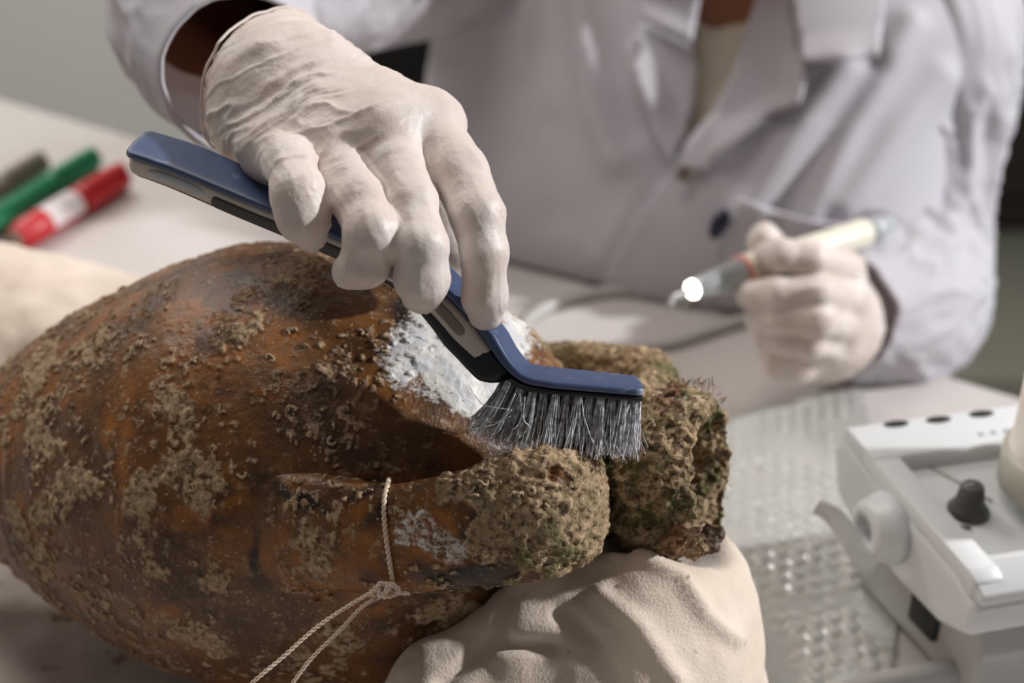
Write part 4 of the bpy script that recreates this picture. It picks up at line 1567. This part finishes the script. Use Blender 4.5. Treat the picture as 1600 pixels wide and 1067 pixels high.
tube('tip', [hp0 + ha * 0.002, P(1078, 454, .825), P(1066, 459, .823), P(1055, 464, .822), P(1050, 470, .822), P(1046, 476, .822)], 0.0016, plain('tip_steel', (0.75, 0.77, 0.78), 0.35, Metallic=0.4), hp, n=40, m=10, taper=([0, 0.3, 1], [1.5, 1.3, 0.9]))

# pale cord of the handpiece lying in a loop on the table
CORD = plain('pale_silicone', (0.50, 0.49, 0.47), 0.35)
zz = T + 0.0045
cord = tube('power_cable', [Z(u, v, zz) for u, v in
            [(1270, 505), (1190, 494), (1120, 512), (1050, 534), (960, 548), (890, 552), (838, 538), (818, 512), (846, 484), (900, 464), (965, 454), (1030, 458), (1080, 474)]], 0.0040, CORD, None, n=180, m=12)
tag(cord, 'pale grey cable lying in a loop on the table behind the amphora', 'cable')

# ------------------------------------------------------------------ felt markers
def marker(ua, va, ub_, vb_, r, col, capf, label, lab=None, end=None, lo=0.06):
    a, b = Z(ua, va, T + r), Z(ub_, vb_, T + r)
    ax = nrm(b - a)
    L = np.linalg.norm(b - a)
    o = root('felt_marker', tuple((a + b) / 2 - np.array([0, 0, r])), label, 'marker', 'felt markers lying on the table')
    m = plain('marker_' + str(len(bpy.data.materials)), col, 0.4)
    link('barrel', lathe_mesh('barrel', a, ax, [(0.0, r * 0.72), (0.001, r * 0.8), (L * lo, r * 0.8), (L * lo + 0.002, r * 0.96), (L * capf, r * 0.96)], 32), m, o)
    link('cap', lathe_mesh('cap', a, ax, [(L * capf, r * 0.9), (L * capf + 0.001, r), (L - 0.006, r * 0.98), (L - 0.002, r * 0.85), (L, r * 0.5)], 32), m, o)
    if end:
        link('end_plug', lathe_mesh('end_plug', a, ax, [(-0.005, r * 0.55), (-0.004, r * 0.62), (0.001, r * 0.62)], 24), end, o)
    if lab:
        aa_ = np.linspace(-0.2, 2.3, 18)
        s1 = nrm(np.cross(ax, up))
        if s1[1] > 0:
            s1 = -s1
        Vv, Ff = [], []
        for i, s_ in enumerate(np.linspace(L * lab[0], L * lab[1], 6)):
            for x in aa_:
                Vv.append(a + ax * s_ + (r * 0.985) * (math.cos(x) * s1 + math.sin(x) * up))
        link('paper_label', mesh_np('paper_label', np.array(Vv), grid_faces(6, 18, False)), plain('label_paper', (0.75, 0.68, 0.68), 0.7), o)
    # pocket clip along the cap
    s1 = nrm(np.cross(ax, up))
    if s1[1] > 0:
        s1 = -s1
    dv = nrm(0.5 * s1 + up)
    link('clip', box_mesh('clip', a + ax * (L * (capf + 1) / 2) + dv * (r + 0.0016), np.stack([ax, np.cross(ax, dv), dv]), (L * (1 - capf) * 0.42, r * 0.30, 0.0016), 0.001), m, o)
    return o


PLUG = plain('marker_plug', (0.22, 0.14, 0.10), 0.5)
marker(24, 374, 192, 274, 0.0122, (0.50, 0.012, 0.018), 0.56, 'red felt marker with a white paper label, nearest of three on the table', (0.24, 0.52), PLUG)
marker(-62, 378, 148, 246, 0.0105, (0.010, 0.23, 0.095), 0.62, 'green felt marker lying between the red and the grey marker', None, PLUG)
marker(-120, 372, 66, 254, 0.0112, (0.21, 0.175, 0.14), 0.62, 'grey-brown felt marker at the far side of the green one', None, PLUG)

# ------------------------------------------------------------------ cushions and cloth
def carve_amphora(f, pad=0.0):
    G = f.pts()
    q = G - MA
    s_ = -(q @ A)
    rho = np.linalg.norm(q + s_[..., None] * A, axis=-1)
    r_ = np.interp(s_, np.concatenate([[-0.01], ss_]), np.concatenate([[0.036], np.maximum(rr_, np.where(ss_ < 0.034, 0.037, 0))])) + 0.0015 + pad
    d = np.where((s_ > -0.012) & (s_ < 0.42), r_ - rho, -1)
    f.F = np.maximum(f.F, d.astype(np.float32))


def cushion(name, ells, k, lo, hi, h, seed, amp, label, cat='cushion', grooves=(), carve=True, zmin=None, fine=0.0012):
    f = Field(lo, hi, h)
    for c, rad, ax in ells:
        f.ell(c, rad, ax, k)
    if carve:
        carve_amphora(f)
    zmin = T + 0.0008 if zmin is None else zmin
    z_ = (f.lo[2] + f.h * np.arange(f.n[2]))[None, None, :]
    f.F = np.maximum(f.F, (zmin - z_).astype(np.float32))
    V, F = f.mesh()
    V = laplace(V, F, 3)
    N = vnormals(V, F)
    d = amp * fbm(V, 22, 3, seed) + fine * fbm(V, 75, 3, seed + 1)
    uu, vv, _ = proj(V)
    for pts, wpx, a in grooves:
        q, _ = polyd(uu, vv, pts)
        d = d + a * np.exp(-(q / wpx) ** 2)
    d = d * sst(zmin, zmin + 0.01, V[:, 2])
    V = V + N * d[:, None]
    o = link(name, mesh_np(name, V, F), FLEECE)
    return tag(o, label, cat)


axA = np.stack([nrm(np.array([A[0], A[1], 0])), nrm(np.array([-A[1], A[0], 0])), up])
cc0 = P(990, 990, .600)
cushion('cushion', [(P(975, 968, .598), (.046, .050, .046), axA), (P(1022, 1010, .590), (.037, .050, .056), axA), (P(985, 1080, .595), (.047, .060, .055), axA),
                    (P(725, 1120, .575), (.032, .040, .040), axA), (P(850, 1120, .585), (.040, .045, .040), axA), (np.array([cc0[0], cc0[1], T + 0.03]), (.056, .065, .05), axA),
                    (P(990, 885, .612), (.026, .036, .034), axA), (P(850, 985, .580), (.022, .035, .030), axA)], 0.022,
        cc0 - 0.14, cc0 + 0.13, 0.0022, 3, 0.0030, 'cream fleece cushion bunched up under the neck of the amphora',
        grooves=[([(780, 990), (800, 930), (860, 905)], 10, -.004), ([(690, 1067), (770, 1005), (860, 1010)], 12, -.005), ([(1000, 870), (1060, 900), (1100, 960), (1150, 1000)], 12, .003),
                 ([(940, 930), (1000, 980), (1060, 1067)], 16, .003), ([(880, 960), (930, 1000), (960, 1067)], 14, -.003)])
c1 = Z(115, 556, T + 0.050)
cushion('cushion', [(c1, (.23, .062, .050), axA), (c1 - axA[0] * 0.12 + [0, 0, 0.004], (.14, .060, .050), axA)], 0.03, c1 - np.array([0.32, 0.16, 0.08]), c1 + np.array([0.32, 0.16, 0.09]), 0.004, 8, 0.004,
        'long beige fleece cushion lying behind the body of the amphora', fine=0.002)

# dusty cloth under the amphora
gx, gy = np.meshgrid(np.linspace(-0.46, 0.06, 150), np.linspace(0.36, 0.665, 100), indexing='ij')
Vt = np.stack([gx.ravel(), gy.ravel(), np.zeros(gx.size)], 1)
Vt[:, 2] = T + 0.0035 + 0.0022 * fbm(Vt, 18, 3, 5) + 0.0008 * fbm(Vt, 90, 2, 6)
eg = np.minimum.reduce([gx.ravel() + 0.46, 0.06 - gx.ravel(), gy.ravel() - 0.36, 0.665 - gy.ravel()])
Vt[:, 2] = np.maximum(Vt[:, 2] * sst(-0.002, 0.01, eg) + (T + 0.0006) * (1 - sst(-0.002, 0.01, eg)), T + 0.0006)
cl = link('cloth', mesh_np('cloth', Vt, grid_faces(150, 100, False)), CLOTH)
tag(cl, 'dusty off-white cloth spread on the table beneath the amphora', 'cloth')

# bubble film between amphora and device
FILM = M('bubble_film', Base_Color=(0.56, 0.565, 0.53), Roughness=0.22)
FILM.set('Transmission Weight', 0.35)
FILM.set('Specular IOR Level', 0.6)
FILM = FILM.m
fo_ = [Z(u, v, T)[:2] for u, v in [(1120, 668), (1190, 630), (1270, 618), (1345, 612), (1360, 670), (1420, 860), (1400, 1000), (1370, 1200), (1060, 1250), (960, 1000)]]
f0, f1 = np.min(fo_, 0), np.max(fo_, 0)
nx, ny = int((f1[0] - f0[0]) / 0.0011), int((f1[1] - f0[1]) / 0.0011)
gx, gy = np.meshgrid(np.linspace(f0[0], f1[0], nx), np.linspace(f0[1], f1[1], ny), indexing='ij')
x, y = gx.ravel(), gy.ravel()
px_ = 0.0105
ca, sa = math.cos(0.35), math.sin(0.35)
X, Y = (x * ca + y * sa) / px_, (-x * sa + y * ca) / (px_ * 0.866)
row = np.round(Y)
best = np.full(len(x), 9.0)
for dr_ in (-1, 0, 1):
    rw = row + dr_
    off = 0.5 * np.mod(rw, 2)
    cxx = np.round(X - off) + off
    best = np.minimum(best, np.hypot((X - cxx) * px_, (Y - rw) * px_ * 0.866))
q = np.stack([x, y, 0 * x], 1)
amp = 0.0013 * np.clip(0.45 + 1.3 * fbm(q, 55, 3, 3), 0.03, 1.2)
bub = amp * np.clip(1 - (best / 0.0046) ** 4, 0, 1) ** 0.6
zf = T + 0.0012 + 0.0022 * (1 + fbm(q, 16, 2, 9)) * 0.5 + bub
ii = inside(x, y, [tuple(p) for p in fo_])
Fg = grid_faces(nx, ny, False)
Fg = Fg[ii[Fg].all(1)]
used = np.unique(Fg)
rem = np.full(len(x), -1)
rem[used] = np.arange(len(used))
film = link('bubble_film', mesh_np('bubble_film', np.stack([x, y, zf], 1)[used], rem[Fg]), FILM)
tag(film, 'sheet of clear bubble film lying on the table between amphora and white device', 'plastic sheet')

# ------------------------------------------------------------------ white ultrasonic scaler unit
g = M('white_housing', Roughness=0.32)
g.set('Base Color', g.mix(g.noise(12, 3), (0.66, 0.68, 0.69), (0.72, 0.74, 0.75)))
HOUS = g.m
HOUS2 = plain('grey_base_plastic', (0.42, 0.42, 0.40), 0.45)
DARKG = plain('dark_grey_plastic', (0.085, 0.08, 0.076), 0.45)
SLOT = plain('slot_black', (0.02, 0.02, 0.018), 0.7)
b0, b1 = Z(1312, 661, T + 0.095), Z(1600, 622, T + 0.095)
dw = nrm(b1 - b0)                            # along the width
lip0 = Z(1524, 902, T + 0.083)
dq = (lip0 - b0)
DEP = np.linalg.norm(dq[:2])
dq = np.array([dq[0], dq[1], 0]) / DEP       # along the depth, towards the camera
WID = 0.23
D3 = lambda w_, q_, z_: np.array([b0[0], b0[1], T]) + dw * w_ + dq * q_ + up * z_
dev = root('scaler_unit', tuple(D3(0.1, 0.06, 0.0)), 'white table-top ultrasonic scaler unit with grey dial beside the bubble film', 'device')


def prism(name, prof, w0, w1, mat, parent, bevel=0.003, seg=3, sub_=False):
    bm = bmesh.new()
    L = [bm.verts.new(D3(w0, q_, z_)) for q_, z_ in prof]
    R = [bm.verts.new(D3(w1, q_, z_)) for q_, z_ in prof]
    n = len(prof)
    bm.faces.new(L)
    bm.faces.new(R[::-1])
    for i in range(n):
        bm.faces.new([L[i], R[i], R[(i + 1) % n], L[(i + 1) % n]])
    bmesh.ops.recalc_face_normals(bm, faces=bm.faces)
    if bevel:
        bmesh.ops.bevel(bm, geom=[e for e in bm.edges], offset=bevel, segments=seg, affect='EDGES', profile=0.5)
    me = bpy.data.meshes.new(name)
    bm.to_mesh(me)
    bm.free()
    me.polygons.foreach_set('use_smooth', np.ones(len(me.polygons), bool))
    try:
        me.set_sharp_from_angle(angle=math.radians(40))
    except Exception:
        pass
    return sub(name, me, mat, parent) if sub_ else link(name, me, mat, parent)


K = DEP
tz = lambda q_: 0.095 - 0.012 * q_ / K       # top slopes gently to the front
house = prism('housing', [(-0.004, 0.078), (0.002, tz(0) - 0.006), (0.028, tz(0.028) - 0.008), (K - 0.012, tz(K - 0.012) - 0.008), (K + 0.004, 0.068), (K + 0.002, 0.050), (K - 0.018, 0.042), (0.030, 0.042), (0.004, 0.056)], 0.0, WID, HOUS, dev, 0.004)
prism('top_strip', [(0.000, tz(0) - 0.012), (0.003, tz(0) - 0.001), (0.006, tz(0)), (0.029, tz(0.029)), (0.031, tz(0.031) - 0.004), (0.031, tz(0.031) - 0.012)], 0.001, WID, HOUS, dev, 0.0012, 2)
prism('side_rim', [(0.020, tz(0.02) - 0.012), (0.020, tz(0.02) - 0.0005), (K - 0.006, tz(K) - 0.0005), (K, tz(K) - 0.004), (K - 0.002, tz(K) - 0.014)], 0.0008, 0.015, HOUS, dev, 0.0015, 2)
prism('front_lip', [(K - 0.016, tz(K) - 0.012), (K - 0.014, tz(K) - 0.0008), (K - 0.010, tz(K) + 0.0002), (K + 0.0045, tz(K) - 0.008), (K + 0.0045, tz(K) - 0.014)], 0.002, WID, HOUS, dev, 0.0012, 2)
prism('base', [(0.010, 0.004), (0.010, 0.046), (K - 0.006, 0.046), (K - 0.002, 0.030), (K - 0.002, 0.004)], 0.012, WID - 0.01, HOUS2, dev, 0.003)
for w_, q_ in ((0.03, 0.03), (0.03, K - 0.03), (0.20, 0.03), (0.20, K - 0.03)):
    link('foot', lathe_mesh('foot', D3(w_, q_, 0.0008), up, [(0, 0.007), (0.003, 0.008), (0.005, 0.008)], 16), DARKG, dev)
prism('dark_gap', [(K - 0.050, 0.018), (K - 0.050, 0.040), (K - 0.030, 0.040), (K - 0.030, 0.018)], 0.0085, 0.014, SLOT, dev, 0.0015, 2)  # black block drawn in for the dark gap beside the base
for u_, v_ in ((1400, 663), (1466, 656), (1533, 647)):
    c = Z(u_, v_, T + tz(0.010) + 0.0006)
    a = np.linspace(0, 2 * np.pi, 24, endpoint=False)
    Vv = np.vstack([[c + 0.0066 * math.cos(x) * dw + 0.0026 * math.sin(x) * dq + up * h for x in a] for h in (0.0, 0.0006)] + [[c + up * 0.0006]])
    Ff = np.vstack([grid_faces(2, 24), np.stack([24 + np.arange(24), 24 + (np.arange(24) + 1) % 24, np.full(24, 48), np.full(24, 48)], 1)])
    link('slot', mesh_mixed('slot', Vv, Ff, False), SLOT, dev)
VENT = plain('vent_grey', (0.30, 0.32, 0.33), 0.6)
vme = box_mesh('vent', (0, 0, 0), np.stack([dw, dq, up]), (0.0011, 0.0007, 0.0004))
vme.materials.append(VENT)
for k in range(16):
    o = bpy.data.objects.new('vent', vme)
    COL.objects.link(o)
    o.parent = dev
    c = D3(0.062 + 0.0068 * k, 0.0225, tz(0.0225) + 0.0004)
    o.location = Vector(c) - BASE[dev.name]
# dial
pz = lambda q_: tz(q_) - 0.008
kc0 = Z(1512, 800, T + pz(0.07))
ku = nrm(np.cross(dw, dq))
if ku[2] < 0:
    ku = -ku
knob = link('dial', lathe_mesh('dial', kc0, ku, [(0, 0.0098), (0.002, 0.0098), (0.004, 0.0084), (0.006, 0.0068), (0.014, 0.0056), (0.0155, 0.0048), (0.016, 0.0030)], 36), DARKG, dev)
sub('pointer', box_mesh('pointer', kc0 + ku * 0.0162 - dw * 0.002, np.stack([dw, dq, ku]), (0.0024, 0.0005, 0.0003)), PALE, knob)
Vv, Ff = [], []
for i, x in enumerate(np.linspace(math.radians(190), math.radians(118), 22)):
    wdt = 0.0016 * (i / 21.0) + 0.0003
    for rr2 in (0.0135 - wdt / 2, 0.0135 + wdt / 2):
        Vv.append(kc0 + ku * 0.00045 + rr2 * (math.cos(x) * dw + math.sin(x) * dq))
link('dial_mark', mesh_np('dial_mark', np.array(Vv), grid_faces(22, 2, False), False), SLOT, dev)
seam = [D3(0.030, 0.030, tz(0.03) - 0.0076), D3(0.040, 0.050, tz(0.05) - 0.0076), D3(0.044, 0.060, tz(0.06) - 0.0076)]
tube('panel_seam', seam, 0.0008, HOUS2, dev, n=10, m=6)
# holder for the handpiece on the side
hcn = D3(0.0, 0.050, 0.066)
holder = link('holder', lathe_mesh('holder', hcn, -dw, [(-0.002, 0.0175), (0.004, 0.0175), (0.006, 0.0160), (0.011, 0.0150), (0.013, 0.0135), (0.013, 0.0075), (0.008, 0.006)], 40), HOUS, dev)
hk = [hcn - dw * 0.008 + dq * 0.008 - up * 0.011, hcn - dw * 0.013 + dq * 0.010 - up * 0.012, hcn - dw * 0.019 + dq * 0.006 - up * 0.007, hcn - dw * 0.022 + dq * 0.001 + up * 0.000, hcn - dw * 0.026 - dq * 0.007 + up * 0.007, hcn - dw * 0.032 - dq * 0.012 + up * 0.010]
pth = spline(hk, 50)
V, F = sweep(pth, ring_sec(50, 20, 0.0014, 0.0050, 4.0), -dq + up * 0.3)
sub('hook', mesh_mixed('hook', V, F), HOUS, holder)

# water bottle plugged on the unit at the edge of the frame
g = M('milky_plastic', Base_Color=(0.92, 0.86, 0.76), Roughness=0.35)
g.set('Transmission Weight', 0.25)
g.set('Subsurface Weight', 0.3)
g.set('Subsurface Radius', (0.03, 0.02, 0.012))
MILK = g.m
btc = Z(1672, 762, T + 0.088)
btc = np.array([btc[0], btc[1], T + 0.088])
bot = root('water_bottle', tuple(btc), 'milky water bottle standing on the white scaler unit at the right edge', 'bottle')
link('bottle', lathe_mesh('bottle', btc, up, [(0.0, 0.0290), (0.002, 0.0305), (0.022, 0.0310), (0.024, 0.0300), (0.095, 0.0300), (0.110, 0.024), (0.116, 0.012), (0.122, 0.012)], 48), MILK, bot)
link('collar', lathe_mesh('collar', btc, up, [(0.0002, 0.0320), (0.001, 0.0335), (0.018, 0.0335), (0.020, 0.0320)], 48), plain('collar_beige', (0.55, 0.53, 0.45), 0.4), bot)
link('cap', lathe_mesh('cap', btc, up, [(0.120, 0.014), (0.122, 0.015), (0.136, 0.015), (0.138, 0.013)], 32), HOUS, bot)

# hose crossing in front of the unit
hz = T + 0.0075
hs = tube('water_hose', [Z(1180, 1150, hz), Z(1290, 1098, hz), Z(1365, 1072, hz + 0.002), Z(1440, 1056, hz + 0.004), Z(1520, 1046, hz + 0.004), Z(1600, 1034, hz + 0.004), Z(1700, 1020, hz + 0.003)], 0.0058, plain('grey_hose', (0.40, 0.39, 0.39), 0.4), None, n=80, m=16)
tag(hs, 'grey hose running across the table in front of the white unit', 'hose')

# ------------------------------------------------------------------ string tied round the near handle
def ply(name, pts, r, parent, n=None, pitch=0.0042):
    path = spline(pts, n or 120)
    t, nn, bb = frames(path)
    L = np.concatenate([[0], np.cumsum(np.linalg.norm(np.diff(path, axis=0), axis=1))])
    Vs, Fs, off = [], [], 0
    for ph in (0, math.pi):
        a = 2 * math.pi * L / pitch + ph
        p2 = path + 0.52 * r * (np.cos(a)[:, None] * nn + np.sin(a)[:, None] * bb)
        V, F = sweep(p2, ring_sec(len(path), 8, r * 0.62))
        Vs.append(V)
        Fs.append(F + off)
        off += len(V)
    return link(name, mesh_mixed(name, np.vstack(Vs), np.vstack(Fs)), STRING, parent)


lp = []
for u, v in [(628, 750), (616, 745), (606, 756), (601, 775), (600, 800), (602, 830), (606, 860), (610, 888), (613, 912)]:
    loc, no = hit(BV_H, u, v)
    if loc is not None:
        lp.append(loc + nrm(CAM - loc) * 0.0012)
kn = lp[-1]
st = root('string', tuple(kn), 'cream cotton string knotted round the near handle of the amphora, ends hanging', 'string')
far = []
for q in (lp[0],):
    pass
inside_pts = [lp[0] + CF * 0.006 + CU * 0.0008, lp[0] + CF * 0.016 - CU * 0.006, lp[-1] + CF * 0.020 + CU * 0.010, lp[-1] + CF * 0.008 - CU * 0.001]
dk = (kn - CAM) @ CF - 0.001
ply('loop', lp + [P(608, 920, dk)], 0.0009, st, 130)
ply('loop_back', [lp[0]] + inside_pts + [kn], 0.0009, st, 90)
kp = [(613, 912, 0), (600, 914, -.001), (584, 922, -.0005), (580, 930, .0005), (592, 930, -.0015), (604, 922, -.0025), (600, 912, -.002), (590, 916, -.003), (596, 930, -.003), (612, 930, -.001), (622, 922, -.001), (612, 914, -.002), (602, 926, -.003)]
ply('knot', [P(u, v, dk + e) for u, v, e in kp], 0.0010, st, 160)
ply('tail', [P(608, 922, dk - .001), P(622, 926, dk), P(640, 927, dk + .001)], 0.0008, st, 24)
ply('tail', [P(592, 922, dk - .002), P(572, 930, dk - .003), P(500, 976, dk - .004), P(440, 1028, dk - .004), P(390, 1070, dk - .003), P(300, 1150, dk + .01), Z(200, 1250, T + 0.004)], 0.00075, st, 260)
ply('tail', [P(598, 930, dk - .001), P(566, 948, dk - .001), P(530, 986, dk - .001), P(490, 1025, dk), P(455, 1070, dk + .002), P(400, 1150, dk + .014), Z(330, 1240, T + 0.004)], 0.00075, st, 240)
tube('loose_fibre', [P(592, 930, dk - .002), P(576, 950, dk - .003), P(572, 968, dk - .003), P(584, 982, dk - .003), P(604, 986, dk - .003), P(622, 982, dk - .003)], 0.00012, DARKG, st, n=30, m=4)
